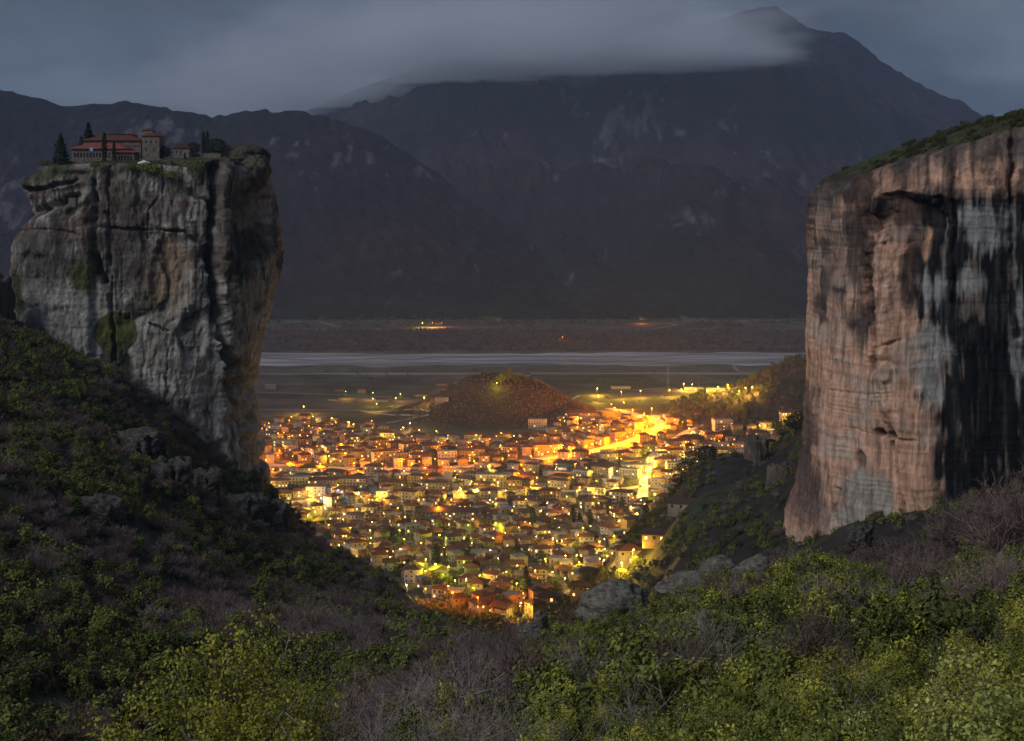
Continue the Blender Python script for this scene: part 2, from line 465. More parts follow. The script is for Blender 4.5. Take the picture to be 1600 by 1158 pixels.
def ribbon(name, pts, w, m, dz=0.12, kind='structure', n=None):
    """a road sheet of width w along ground points"""
    p = np.array([(a, b) for a, b in pts], float)
    seg = np.hypot(*np.diff(p, axis=0).T); s = np.concatenate([[0], np.cumsum(seg)])
    k = max(int(s[-1] / 6), 4)
    t = np.linspace(0, s[-1], k)
    x, y = np.interp(t, s, p[:, 0]), np.interp(t, s, p[:, 1])
    if k > 10:
        ker = np.ones(5) / 5
        x[2:-2] = np.convolve(x, ker, 'valid'); y[2:-2] = np.convolve(y, ker, 'valid')
    dx, dy = np.gradient(x), np.gradient(y); l = np.hypot(dx, dy) + 1e-9
    nx, ny = -dy / l, dx / l
    V = []
    for q in (-0.5, -0.17, 0.17, 0.5):
        xx, yy = x + nx * w * q, y + ny * w * q
        V.append(np.stack([xx, yy, Hgt(xx, yy) + dz], -1))
    V = np.stack(V, 0).reshape(-1, 3)
    o = mk(name, V, gridfaces(4, k), [m])
    return tag(o, kind=kind)
def flat_strip(name, y0f, y1f, x0, x1, z, m, n=300, k=5):
    x = np.linspace(x0, x1, n)
    a, b = y0f(x), y1f(x)
    V = np.stack([np.stack([x, a + (b - a) * j / (k - 1), np.full(n, z)], -1) for j in range(k)], 0).reshape(-1, 3)
    return tag(mk(name, V, gridfaces(k, n), [m]), kind='structure')
wv = lambda x, s, a: a * fbm(x / 190, x * 0 + s, 0, 6, s, 0.6)
flat_strip('river_bed', lambda x: 2505 + wv(x, 1, 75), lambda x: 2705 + wv(x, 2, 60) - 60 * sst(-100, 500, -x) * 0, -2600, 3000, 0.05, M['gravel'])
flat_strip('gravel_bank', lambda x: 2352 + wv(x, 3, 14), lambda x: 2372 + wv(x, 4, 16), -2600, 3000, 0.05, M['track'])
for k, (yc_, w_, s_) in enumerate([(2580, 9, 11), (2640, 14, 12), (2530, 6, 13)]):
    flat_strip('river_water', lambda x: yc_ + wv(x, s_, 90) - w_ * (1 + vn(x / 90, x * 0, 0, s_)), lambda x: yc_ + wv(x, s_, 90) + w_ * (1 + vn(x / 70, x * 0, 0, s_ + 1)) * 0.5, -2600, 3000, 0.058 + 0.004 * k, M['water'], k=2)
def gp(l, dmin=640): return [at(a, b, dmin)[:2] for a, b in l]
TRACKS = [[(400, 613), (520, 617), (640, 622)], [(400, 640), (560, 641), (670, 643)], [(600, 662), (640, 655), (670, 650)], [(560, 641), (610, 650), (650, 652)],
          [(820, 582), (828, 592), (860, 606), (905, 618)], [(1145, 570), (1152, 580), (1175, 584)], [(950, 612), (1050, 606), (1160, 604)]]
for t in TRACKS: ribbon('dirt_track', gp(t), 5, M['track'], 0.14)
for t in [[(415, 505), (470, 503)], [(500, 503), (530, 511)], [(960, 517), (1020, 514), (1060, 508), (1010, 504)], [(1060, 515), (1120, 513)]]:
    ribbon('dirt_track', gp(t, 2800), 9, M['track'], 0.16)

# ------------------------------------------------------------------ mountains
def mountain(name, sky_pts, foot, ridge, u0, u1, nu, nt, seed, relief, cliffs, power=1.15):
    px = np.array([p[0] for p in sky_pts], float); py = np.array([p[1] for p in sky_pts], float)
    U = np.linspace(u0, u1, nu); T = np.linspace(0, 1.35, nt)
    pxx = 800 + U * FPX
    sky_y = np.interp(pxx, px, py)
    zr = EYE + (HOR - sky_y) / FPX * ridge
    Ug, Tg = np.meshgrid(U, T, indexing='ij')
    Dg = foot + (ridge - foot) * Tg
    Xg = Ug * Dg
    prof = np.where(Tg <= 1, np.clip(Tg, 0, 1) ** power, 1 - 1.8 * (Tg - 1))
    Zg = zr[:, None] * prof
    env = np.clip(Tg * 5, 0, 1) * (1 - 0.72 * np.exp(-((Tg - 1) / 0.09) ** 2))
    r = ridged(Xg / 900, Dg / 1500, 0, 6, seed, 0.52)
    r2 = fbm(Xg / 260, Dg / 300, 0, 6, seed + 5, 0.55)
    r3 = ridged(Xg / 190, Dg / 420, 0, 4, seed + 9, 0.55)
    Zg = Zg + relief * env * (r * 0.85 + 0.38 * r2 + 0.17 * r3) - relief * 0.2 * env
    Zg = Zg + 7 * vn(Xg / 22, Dg / 60, 0, seed + 3) * np.clip(Tg * 4, 0, 1)
    Zg[:, 0] = -30
    V = np.stack([Xg, Dg, Zg], -1).reshape(-1, 3)
    PY = HOR + (EYE - Zg) / Dg * FPX; PX = 800 + Ug * FPX
    veg = np.array([0.014, 0.0135, 0.018]); veg2 = np.array([0.024, 0.017, 0.019]); grn = np.array([0.009, 0.013, 0.012]); rk = np.array([0.095, 0.088, 0.095])
    a = fbm(Xg / 380, Zg / 150, 0, 5, seed + 20)[..., None]; b = fbm(Xg / 150, Zg / 120, Dg / 300, 5, seed + 30)[..., None]
    c = veg + (veg2 - veg) * sst(-0.1, 0.35, a)
    c = c + (grn - c) * sst(0.0, 0.4, -a) * 0.8
    fine = fbm(Xg / 34, Zg / 55, Dg / 200, 4, seed + 40)[..., None]
    cm = np.zeros(PX.shape)
    for (cx, cyy, rx, ry, st) in cliffs:
        cm = np.maximum(cm, st * np.exp(-(((PX - cx) / rx) ** 2 + ((PY - cyy) / ry) ** 2) * 1.2))
    m = sst(0.50, 0.78, 0.8 * cm[..., None] + 0.75 * b + 0.85 * fine + 0.5 * fbm(Xg / 16, Zg / 40, 0, 3, seed + 50)[..., None] - 0.12)
    c = c + (rk - c) * m * 0.75
    c = c * (1 + 0.4 * fine)
    # dark wooded belt along the foot
    belt = (sst(0.0, 0.02, Tg) * (1 - sst(0.06, 0.13, Tg + 0.03 * fbm(Xg / 200, Dg / 200, 0, 3, 5))))[..., None]
    c = c + (np.array([0.018, 0.021, 0.015]) - c) * belt * 0.7
    o = mk(name, V, gridfaces(nu, nt), [M['mountain']], smooth=True, col=np.clip(c, 0.008, 1).reshape(-1, 3))
    return tag(o, kind='structure')
mountain('mountain', [(-1200, 230), (200, 235), (420, 200), (480, 172), (520, 152), (560, 132), (600, 118), (640, 110), (760, 102), (900, 92), (1000, 62), (1080, 50), (1150, 28), (1195, 14), (1212, 12), (1245, 30), (1262, 42), (1300, 52), (1318, 54), (1345, 68), (1400, 104), (1450, 134), (1505, 160), (1520, 172), (1600, 215), (1700, 250), (2600, 280)],
         3560, 8200, -0.62, 0.62, 800, 300, 11, 230,
         [(1010, 170, 60, 55, 0.9), (890, 165, 28, 25, 0.8), (955, 235, 60, 35, 0.8), (1140, 290, 40, 60, 0.5), (1190, 275, 16, 40, 0.8), (1130, 200, 20, 30, 0.6), (1255, 290, 16, 30, 0.8), (1060, 330, 60, 30, 0.5)])
mountain('foothill_ridge', [(-900, 110), (-300, 120), (0, 140), (40, 148), (100, 166), (150, 164), (205, 160), (260, 172), (330, 184), (400, 176), (470, 177), (530, 190), (580, 208), (630, 236), (680, 268), (715, 300), (780, 345), (850, 395), (930, 440), (1010, 478), (1080, 520), (1500, 540)],
         3540, 4700, -0.55, 0.12, 520, 220, 37, 60,
         [(460, 225, 70, 32, 1.0), (560, 235, 90, 38, 1.0), (650, 275, 60, 35, 1.0), (250, 200, 90, 22, 0.8), (60, 180, 60, 20, 0.7), (10, 330, 26, 26, 1.3), (618, 428, 16, 8, 0.7), (60, 290, 60, 20, 0.6)], 1.0)

# ------------------------------------------------------------------ the two rock pillars
def superell(n, m):
    t = np.linspace(0, 2 * math.pi, 4001)
    x = np.sign(np.cos(t)) * np.abs(np.cos(t)) ** (2 / n); y = np.sign(np.sin(t)) * np.abs(np.sin(t)) ** (2 / n)
    return x, y
def ring_samples(expo, nf, nb, a, b):
    x, y = superell(expo, 0)
    x, y = np.append(x[2000:], x[1:2001]), np.append(y[2000:], y[1:2001])     # start at the left, front half first
    s = np.concatenate([[0], np.cumsum(np.hypot(np.diff(x) * a, np.diff(y) * b))])
    h = s[2000]
    sf = np.linspace(0, h, nf, endpoint=False); sb = np.linspace(h, s[-1], nb, endpoint=False)
    q = np.concatenate([sf, sb])
    return np.interp(q, s, x), np.interp(q, s, y)
def linefeat(PX, PY, pts, w):
    """distance-based groove mask along a polyline in the face's own coordinates"""
    m = np.zeros(PX.shape)
    w0 = w
    PX, PY = PX + 5 * fbm(PX / 26, PY / 26, 0, 4, 71), PY + 4 * fbm(PX / 22, PY / 22, 0, 4, 72)
    w = w0 * (0.75 + 0.8 * np.clip(fbm(PX / 18, PY / 18, 0, 3, 73) + 0.25, -0.6, 1))
    for (x0, y0), (x1, y1) in zip(pts[:-1], pts[1:]):
        dx, dy = x1 - x0, y1 - y0
        t = np.clip(((PX - x0) * dx + (PY - y0) * dy) / (dx * dx + dy * dy), 0, 1)
        d = np.hypot(PX - x0 - t * dx, PY - y0 - t * dy)
        m = np.maximum(m, np.exp(-(d / w) ** 2))
    return m * np.clip(0.72 + 1.1 * fbm(PX / 34, PY / 34, 0, 3, 74), 0.05, 1.15)
def blob(PX, PY, cx, cyy, rx, ry, soft=0.35, nz=None, na=0.35):
    q = np.sqrt(((PX - cx) / rx) ** 2 + ((PY - cyy) / ry) ** 2)
    if nz is not None: q = q + na * nz
    return 1 - sst(1 - soft, 1 + soft, q)
def pillar(name, D0, depth, basey, topf, lt, rt, expo, nf, nb, nv, dispf, colf, m, cap_rise=2.0, rim=0.06):
    yc = D0 + depth
    ly, lx = np.array([a for a, b in lt], float), np.array([b for a, b in lt], float)
    ry, rx = np.array([a for a, b in rt], float), np.array([b for a, b in rt], float)
    ax = (rx.mean() - lx.mean()) / 2 / FPX * yc
    cx, cyy = ring_samples(expo, nf, nb, ax, depth)
    n = len(cx)
    ncap = 14
    rows = []
    midx = (lx.mean() + rx.mean()) / 2; hw = (rx.mean() - lx.mean()) / 2
    topY = topf(midx + hw * cx)
    for k in range(nv):
        v = k / (nv - 1)
        Yp = basey + v * (topY - basey)
        L = np.interp(Yp, ly, lx); Rr = np.interp(Yp, ry, rx)
        xl, xr = (L - 800) / FPX * yc, (Rr - 800) / FPX * yc
        e = np.clip((v - (1 - rim)) / rim, 0, 1)
        sh = 1 - (0.12 if rim > 0.08 else 0.06) * (1 - math.sqrt(max(0.0, 1 - e * e)))
        x = (xl + xr) / 2 + (xr - xl) / 2 * cx * sh
        y = yc + depth * cyy * sh
        z = EYE - (Yp - HOR) / FPX * (D0 + 6)
        rows.append(np.stack([x, y, z], -1))
    A = np.stack(rows, 0)
    PX = 800 + A[..., 0] / A[..., 1] * FPX; PY = HOR + (EYE - A[..., 2]) / (D0 + 6) * FPX
    nrm = np.stack([cx / ax, cyy / depth], -1); nrm /= np.linalg.norm(nrm, axis=-1, keepdims=True)
    d = dispf(PX, PY, A)
    A[..., 0] += nrm[None, :, 0] * d; A[..., 1] += nrm[None, :, 1] * d
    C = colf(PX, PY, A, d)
    # cap
    top = A[-1]; cen = top.mean(0); ccol = C[-1]
    caps, ccs = [], []
    for k in range(1, ncap):
        s = 1 - k / ncap
        q = cen + (top - cen) * s
        q[:, 2] = top[:, 2] * s + cen[2] * (1 - s) + cap_rise * (1 - s * s) + 0.5 * fbm(q[:, 0] / 8, q[:, 1] / 8, 0, 4, 3)
        caps.append(q); ccs.append(np.tile(np.array([0.05, 0.055, 0.03]), (n, 1)) * (1 + 0.3 * fbm(q[:, 0] / 5, q[:, 1] / 5, 0, 3, 2)[:, None]))
    A = np.concatenate([A, np.stack(caps)], 0); C = np.concatenate([C, np.stack(ccs)], 0)
    nr = len(A)
    i, j = np.meshgrid(np.arange(nr - 1), np.arange(n), indexing='ij')
    a = i * n + j; b = i * n + (j + 1) % n
    F = np.stack([a, b, b + n, a + n], -1).reshape(-1, 4)
    return mk(name, A.reshape(-1, 3), F, [m], smooth=True, col=np.clip(C, 0.008, 1).reshape(-1, 3))

def strata(PX, PY, s, k=1.0):
    w = PY + 9 * fbm(PX / 70, PY / 70, 0, 3, s)
    return (0.55 * vn(w / 9, PX / 160, 0, s + 1) + 0.45 * vn(w / 3.6, PX / 60, 0, s + 2) + 0.3 * vn(w / 22, PX / 200, 0, s + 3)) * k
def steps(v, k=4.0):
    f = np.floor(v * k); t = v * k - f
    return (f + sst(0.35, 0.65, t)) / k

def dispL(PX, PY, A):
    x, y, z = A[..., 0], A[..., 1], A[..., 2]
    d = 2.3 * fbm(x / 24, z / 42, y / 24, 5, 101) + 1.3 * steps(fbm(x / 9, z / 26, y / 9, 4, 103), 3)
    d = d + 0.55 * fbm(x / 4.0, z / 14, y / 4, 4, 105) + 0.45 * fbm(x / 1.4, z / 3, y / 1.4, 3, 106)
    d = d + 0.28 * strata(PX, PY, 110) + 0.5 * fbm(x / 0.9, z / 1.2, y / 0.9, 2, 112) * 0.4
    blk = ridged(x / 13, z / 20, y / 13, 3, 108)
    d = d - 1.5 * sst(0.55, 0.85, blk)
    d = d - 6.0 * linefeat(PX, PY, [(148, 285), (146, 350), (150, 400), (160, 440)], 5) - 2.5 * linefeat(PX, PY, [(171, 262), (169, 350), (172, 440), (178, 560)], 2.5)
    d = d - 2.5 * linefeat(PX, PY, [(255, 262), (256, 300), (232, 330), (233, 372)], 2.5)
    d = d - 2.2 * linefeat(PX, PY, [(150, 356), (220, 357), (290, 362), (320, 386)], 2.2) + 1.2 * linefeat(PX, PY, [(150, 350), (220, 350), (290, 356)], 5)
    d = d - 9.0 * linefeat(PX, PY, [(336, 262), (334, 330), (326, 400), (345, 520), (352, 600), (366, 680), (400, 760)], 7)
    d = d - 3.0 * linefeat(PX, PY, [(300, 300), (330, 318)], 4)
    d = d + 4.0 * sst(330, 346, PX) * sst(250, 280, PY)
    d = d - 8.0 * blob(PX, PY, 388, 350, 26, 55, 0.4) - 5.0 * blob(PX, PY, 372, 300, 22, 30, 0.5)
    d = d - 2.4 * linefeat(PX, PY, [(427, 430), (408, 500), (385, 565)], 3) - 2.6 * linefeat(PX, PY, [(370, 575), (382, 620), (390, 680), (396, 720)], 3) - 2.0 * linefeat(PX, PY, [(360, 590), (372, 650), (380, 700)], 2)
    d = d - 1.6 * blob(PX, PY, 266, 430, 30, 62, 0.2) - 1.2 * linefeat(PX, PY, [(255, 572), (262, 610), (270, 655)], 2)
    d = d - 2.0 * blob(PX, PY, 302, 520, 20, 40, 0.3) - 2.0 * linefeat(PX, PY, [(235, 503), (262, 517)], 2)
    d = d + 2.5 * (1 - sst(138, 150, PX)) * sst(325, 345, PY + 0.35 * (PX - 60)) - 3.5 * (1 - sst(138, 150, PX)) * linefeat(PX, PY, [(40, 343), (80, 325), (125, 305)], 5)
    d = d + 3.4 * blob(PX, PY, 78, 283, 44, 12, 0.5) + 2.8 * blob(PX, PY, 100, 262, 38, 9, 0.5) - 2.6 * linefeat(PX, PY, [(36, 300), (80, 294), (125, 282)], 3)
    d = d - 1.5 * linefeat(PX, PY, [(30, 362), (80, 358), (130, 366)], 2.5)
    d = d - 2.5 * linefeat(PX, PY, [(30, 470), (33, 560)], 6)
    return d
def colL(PX, PY, A, d):
    x, y, z = A[..., 0], A[..., 1], A[..., 2]
    nz = fbm(PX / 16, PY / 22, 0, 5, 201)
    str_ = fbm(PX / 5, PY / 70, 0, 4, 203)
    hor = fbm(PX / 60, PY / 4, 0, 4, 204)
    c = np.ones(PX.shape + (3,)) * np.array([0.26, 0.245, 0.215])
    def mixc(col, m, k=1.0):
        nonlocal c
        c = c + (np.array(col) - c) * np.clip(m, 0, 1)[..., None] * k
    mixc((0.37, 0.355, 0.32), sst(0.0, 0.45, nz + 0.5 * hor) , 0.85)
    mixc((0.10, 0.062, 0.048), sst(0.0, 0.4, fbm(PX / 24, PY / 40, 0, 4, 207)) * (1 - sst(380, 470, PY)), 0.75)
    mixc((0.040, 0.036, 0.033), sst(0.02, 0.38, str_ + 0.6 * nz), 0.85)
    mixc((0.15, 0.105, 0.085), sst(0.1, 0.5, fbm(PX / 30, PY / 30, 0, 4, 206)), 0.5)
    low = sst(430, 520, PY)
    mixc((0.38, 0.38, 0.35), low * sst(-0.4, 0.2, nz), 0.7)
    mixc((0.36, 0.355, 0.33), blob(PX, PY, 100, 500, 70, 60, 0.6, nz), 0.6)
    mixc((0.33, 0.235, 0.155), blob(PX, PY, 262, 430, 33, 58, 0.25, nz, 0.3), 0.8)
    mixc((0.36, 0.33, 0.29), linefeat(PX, PY, [(232, 372), (228, 420), (232, 465)], 3.2) + linefeat(PX, PY, [(300, 420), (280, 455), (255, 475)], 5), 0.6)
    mixc((0.30, 0.22, 0.16), blob(PX, PY, 392, 330, 22, 32, 0.3, nz, 0.4), 0.8)
    mixc((0.045, 0.042, 0.035), blob(PX, PY, 350, 330, 18, 80, 0.5, nz, 0.5) + blob(PX, PY, 195, 380, 40, 90, 0.6, nz + str_, 0.7), 0.6)
    mixc((0.040, 0.040, 0.036), blob(PX, PY, 75, 400, 42, 46, 0.5, str_ + nz, 0.6), 0.75)
    mixc((0.045, 0.046, 0.020), blob(PX, PY, 392, 385, 30, 26, 0.3, nz, 0.5) + blob(PX, PY, 360, 420, 26, 22, 0.3, nz, 0.5), 0.85)
    green = (0.055, 0.070, 0.018)
    mixc((0.075, 0.085, 0.028), blob(PX, PY, 180, 518, 35, 33, 0.06, nz, 0.08), 1.0)
    mixc((0.045, 0.055, 0.022), blob(PX, PY, 181, 570, 25, 36, 0.25, nz, 0.3), 0.9)
    mixc(green, blob(PX, PY, 130, 428, 17, 26, 0.3, nz, 0.5) + blob(PX, PY, 146, 408, 9, 20, 0.3, nz, 0.4), 0.9)
    mixc((0.035, 0.045, 0.018), blob(PX, PY, 38, 465, 10, 40, 0.3, nz, 0.3) + blob(PX, PY, 225, 480, 40, 18, 0.5, nz, 0.5) * 0.7, 0.9)
    mixc((0.050, 0.056, 0.026), sst(0.05, 0.3, nz + 0.25) * (1 - sst(262, 285, PY)), 0.85)
    mixc((0.045, 0.050, 0.028), blob(PX, PY, 75, 275, 50, 16, 0.5, nz, 0.4), 0.75)
    mixc((0.40, 0.36, 0.32), linefeat(PX, PY, [(280, 268), (298, 280), (302, 330)], 1.6), 0.5)
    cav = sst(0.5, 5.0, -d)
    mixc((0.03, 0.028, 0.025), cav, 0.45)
    return c * (1 + 0.25 * fbm(PX / 3, PY / 3, 0, 3, 209)[..., None])
rockL = empty('rock_pillar', (P(230, 780, 610).x, 610, 150))
tag(rockL, 'grey weathered rock pillar carrying the monastery, with mossy round patch on its side', 'rock pillar')
LT = [(240, 108), (250, 99), (262, 86), (285, 66), (300, 60), (312, 68), (345, 74), (362, 62), (385, 50), (470, 46), (520, 48), (620, 58), (700, 60), (850, 80)]
RT = [(240, 396), (262, 399), (300, 408), (345, 416), (385, 421), (420, 418), (470, 410), (520, 399), (560, 388), (600, 380), (640, 376), (680, 380), (720, 390), (780, 398), (850, 402)]
EDGE = lambda p: np.interp(p, [20, 60, 95, 125, 150, 260, 330, 345, 380, 410, 440], [262, 258, 258, 258, 256, 257, 262, 250, 246, 250, 258])
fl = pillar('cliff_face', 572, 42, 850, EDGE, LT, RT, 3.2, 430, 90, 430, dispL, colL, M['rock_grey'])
def keep_parent(o, par):
    """child keeps its world place under an unrotated parent"""
    o.parent = par
    o.location = Vector(o.location) - Vector(par.location)
keep_parent(fl, rockL)
def boulder(name, c, r, seed, m=None, strat=0.12, sub=5, flat=0.0, col=None, crag=0.0):
    """a weathered rounded rock, c centre, r three radii"""
    import bmesh
    bm = bmesh.new(); bmesh.ops.create_icosphere(bm, subdivisions=sub, radius=1)
    V = np.array([v.co[:] for v in bm.verts]); F = np.array([[v.index for v in f.verts] for f in bm.faces])
    bm.free()
    q = V * np.array(r)
    s = min(r)
    n = fbm(V[:, 0] * 1.3 + seed, V[:, 1] * 1.3, V[:, 2] * 1.3, 5, seed)
    k = strat * steps(vn(V[:, 2] * 5 + 0.8 * n, V[:, 0] * 0.7, 0, seed + 1) * 0.5 + 0.5, 3)
    f = 1 + 0.30 * n + k * 1.3 + 0.09 * fbm(V[:, 0] * 5, V[:, 1] * 5, V[:, 2] * 11, 4, seed + 3) + 0.10 * crag * steps(fbm(V[:, 0] * 3, V[:, 1] * 3, V[:, 2] * 2, 4, seed + 9), 4) * 3
    cut = sst(0.62, 0.85, ridged(V[:, 0] * 1.5 + seed, V[:, 1] * 1.5, V[:, 2] * (0.6 if crag else 1.6), 3, seed + 5))
    f = f - (0.12 + 0.16 * crag) * cut
    if crag:   # squared-off block: pull the sphere towards a box
        mxn = np.abs(V).max(1); f = f * (0.35 + 0.65 / np.maximum(mxn, 0.5) * 0.8)
    q = q * f[:, None]
    o = mk(name, q, F, [m or M['boulder']], smooth=True, col=col)
    o.location = c
    return o
kn = boulder('summit_knob', P(378, 246, 612), (10.5, 10, 6.0), 21, M['rock_grey'], col=np.array([0.07, 0.066, 0.048])); keep_parent(kn, rockL)
kn = boulder('summit_knob', P(398, 268, 606), (6.5, 9, 7.5), 24, M['rock_grey'], col=np.array([0.085, 0.08, 0.062])); keep_parent(kn, rockL)

def dispR(PX, PY, A):
    x, y, z = A[..., 0], A[..., 1], A[..., 2]
    d = 1.9 * fbm(x / 15, z / 60, y / 15, 5, 301) + 0.8 * steps(fbm(x / 7, z / 40, y / 7, 4, 303), 3)
    d = d + 0.45 * fbm(x / 2.6, z / 14, y / 2.6, 4, 305) + 0.18 * fbm(x / 1.0, z / 4, y / 1, 3, 306)
    d = d + 0.28 * strata(PX, PY, 310)
    d = d + 1.5 * ridged(x / 9 + 0.3 * fbm(x / 20, z / 30, 0, 3, 331), z / 130, y / 9, 3, 330)
    d = d - 6.5 * linefeat(PX, PY, [(1354, 236), (1352, 330), (1360, 380), (1355, 440), (1366, 520), (1369, 580)], 7) + 2.4 * linefeat(PX, PY, [(1384, 380), (1390, 480), (1396, 600), (1398, 660)], 14)
    d = d - 2.2 * linefeat(PX, PY, [(1278, 290), (1268, 400), (1272, 560), (1275, 700)], 3) - 1.6 * linefeat(PX, PY, [(1290, 500), (1300, 620)], 3)
    d = d - 2.6 * linefeat(PX, PY, [(1489, 225), (1492, 330), (1490, 470)], 3) - 4.0 * linefeat(PX, PY, [(1580, 190), (1582, 330), (1592, 520)], 5)
    # arched overhang on the upper middle face
    arch = blob(PX, PY, 1424, 345, 62, 40, 0.2, fbm(PX / 22, PY / 22, 0, 4, 320), 0.5)
    d = d - 3.6 * arch + 1.4 * linefeat(PX, PY, [(1366, 345), (1378, 312), (1410, 298), (1450, 302), (1500, 312)], 4)
    d = d - 2.2 * blob(PX, PY, 1425, 420, 16, 60, 0.3) - 1.2 * blob(PX, PY, 1300, 400, 22, 40, 0.4)
    d = d + 2.4 * blob(PX, PY, 1395, 560, 26, 120, 0.6) + 1.6 * blob(PX, PY, 1393, 585, 8, 16, 0.3)
    d = d - 1.0 * linefeat(PX, PY, [(1372, 545), (1400, 540), (1415, 533)], 2.5) - 0.5 * linefeat(PX, PY, [(1300, 630), (1360, 626), (1400, 618)], 2)
    d = d + 3.0 * blob(PX, PY, 1440, 700, 32, 80, 0.5) - 1.3 * linefeat(PX, PY, [(1320, 684), (1365, 688), (1410, 690), (1440, 690)], 1.8)
    d = d - 3.5 * blob(PX, PY, 1377, 684, 8, 6, 0.4) - 3.0 * blob(PX, PY, 1400, 685, 8, 6, 0.4)
    d = d - 2.4 * linefeat(PX, PY, [(1396, 695), (1405, 740), (1408, 780), (1420, 820)], 2.6)
    d = d - 1.6 * blob(PX, PY, 1345, 735, 10, 16, 0.3) - 2.8 * linefeat(PX, PY, [(1312, 790), (1308, 830), (1312, 850)], 4)
    d = d - 1.4 * blob(PX, PY, 1480, 640, 40, 90, 0.5)
    d = d - 2.6 * sst(1500, 1540, PX) * sst(500, 560, PY)
    d = d + 2.0 * sst(780, 900, PY) * (1 - sst(1240, 1300, PX))
    return d
def colR(PX, PY, A, d):
    nz = fbm(PX / 14, PY / 26, 0, 5, 401); st = fbm(PX / 4, PY / 80, 0, 4, 403); big = fbm(PX / 40, PY / 60, 0, 4, 404); hz = fbm(PX / 60, PY / 5, 0, 4, 405)
    c = np.ones(PX.shape + (3,)) * np.array([0.48, 0.292, 0.205])
    def mixc(col, m, k=1.0):
        nonlocal c
        c = c + (np.array(col) - c) * np.clip(m, 0, 1)[..., None] * k
    mixc((0.38, 0.31, 0.25), sst(0.0, 0.5, big + 0.4 * hz), 0.8)
    mixc((0.50, 0.32, 0.23), sst(0.1, 0.5, -big + 0.3 * nz), 0.5)
    black = (0.009, 0.010, 0.011); grey = (0.125, 0.112, 0.104); pale = (0.27, 0.275, 0.265)
    # upper dark weathering
    mixc((0.085, 0.076, 0.070), 1 - sst(34, 80, PY - np.interp(PX, [1268, 1300, 1350, 1400, 1450, 1510, 1600], [286, 258, 238, 224, 207, 195, 190]) + 22 * nz + 18 * st), 0.9)
    mixc((0.30, 0.18, 0.125), blob(PX, PY, 1380, 285, 75, 26, 0.4, nz, 0.6), 0.7)
    mixc(black, blob(PX, PY, 1325, 270, 30, 60, 0.5, nz, 0.7) + blob(PX, PY, 1340, 370, 22, 100, 0.5, nz + st, 0.8), 0.8)
    mixc(grey, blob(PX, PY, 1300, 400, 30, 110, 0.5, nz, 0.9), 0.6)
    # black stain field on the right side
    edge = np.interp(PY, [280, 330, 380, 430, 480, 540, 580, 610, 650, 700, 760, 830], [1440, 1432, 1440, 1432, 1440, 1470, 1490, 1455, 1470, 1482, 1475, 1465])
    vs = fbm(PX / 9, PY / 120, 0, 5, 411); vf = fbm(PX / 2.6, PY / 45, 0, 3, 412)
    fld = sst(-14, 16, PX - edge + 26 * nz + 30 * vs + 12 * vf) * sst(280, 318, PY + 16 * nz + 14 * vs)
    mixc((0.115, 0.100, 0.090), fld, 0.95)
    core = sst(-0.10, 0.22, 0.36 + 0.9 * vs + 0.7 * big + 0.35 * vf + 0.5 * sst(500, 640, PY)) * fld
    mixc(black, core, 0.98)
    mixc((0.06, 0.064, 0.066), fld * sst(0.1, 0.6, st + 0.6 * big), 0.5)
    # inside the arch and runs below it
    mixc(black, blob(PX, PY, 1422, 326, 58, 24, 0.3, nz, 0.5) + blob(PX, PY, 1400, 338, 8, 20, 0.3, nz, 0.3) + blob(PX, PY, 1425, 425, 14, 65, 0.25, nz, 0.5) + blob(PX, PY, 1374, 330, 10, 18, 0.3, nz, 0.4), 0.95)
    mixc(pale, blob(PX, PY, 1420, 362, 30, 9, 0.6, nz, 0.8), 0.5)
    mixc((0.44, 0.26, 0.16), blob(PX, PY, 1447, 380, 9, 26, 0.3, nz, 0.4), 0.9)
    # pale lime patches
    for (a, b, e, f) in [(1455, 450, 22, 26), (1540, 355, 40, 28), (1560, 378, 18, 12), (1515, 440, 18, 18), (1455, 555, 30, 40), (1450, 600, 22, 36), (1510, 335, 16, 12), (1455, 515, 14, 12), (1592, 520, 8, 60)]:
        mixc(pale, blob(PX, PY, a, b, e, f, 0.6, nz + 1.1 * vs + 0.7 * vf, 0.9), 0.85)
    mixc(black, linefeat(PX, PY, [(1489, 225), (1492, 330), (1490, 470), (1488, 600)], 5) + linefeat(PX, PY, [(1580, 200), (1580, 500)], 5), 0.85)
    # small dark pockets on the left edge
    for (a, b, e, f) in [(1288, 385, 14, 8), (1288, 450, 6, 26), (1310, 462, 10, 6), (1283, 500, 7, 26), (1330, 500, 12, 22), (1350, 505, 7, 40), (1265, 700, 12, 60), (1262, 790, 22, 40), (1345, 530, 12, 40)]:
        mixc((0.05, 0.045, 0.045), blob(PX, PY, a, b, e, f, 0.5, nz + st, 0.8), 0.75)
    mixc((0.10, 0.07, 0.065), blob(PX, PY, 1262, 820, 34, 60, 0.4, nz, 0.5), 0.8)
    mixc((0.12, 0.08, 0.06), blob(PX, PY, 1345, 735, 9, 17, 0.2, nz, 0.3), 0.8)
    mixc((0.26, 0.255, 0.23), blob(PX, PY, 1355, 800, 48, 55, 0.25, nz, 0.5) * (1 - 0.6 * sst(1395, 1410, PX)), 0.85)
    mixc((0.10, 0.07, 0.055), linefeat(PX, PY, [(1372, 665), (1385, 650), (1398, 668)], 7), 0.6)
    mixc((0.03, 0.025, 0.02), linefeat(PX, PY, [(1396, 695), (1405, 740), (1408, 780), (1420, 820)], 1.6) + blob(PX, PY, 1376, 685, 7, 4, 0.3) + blob(PX, PY, 1400, 686, 6, 4, 0.3), 0.85)
    mixc((0.045, 0.052, 0.030), (1 - sst(0, 22, PY - np.interp(PX, [1290, 1350, 1450, 1530, 1600, 1800], [268, 240, 208, 190, 186, 180]) + 10 * nz)), 0.85)
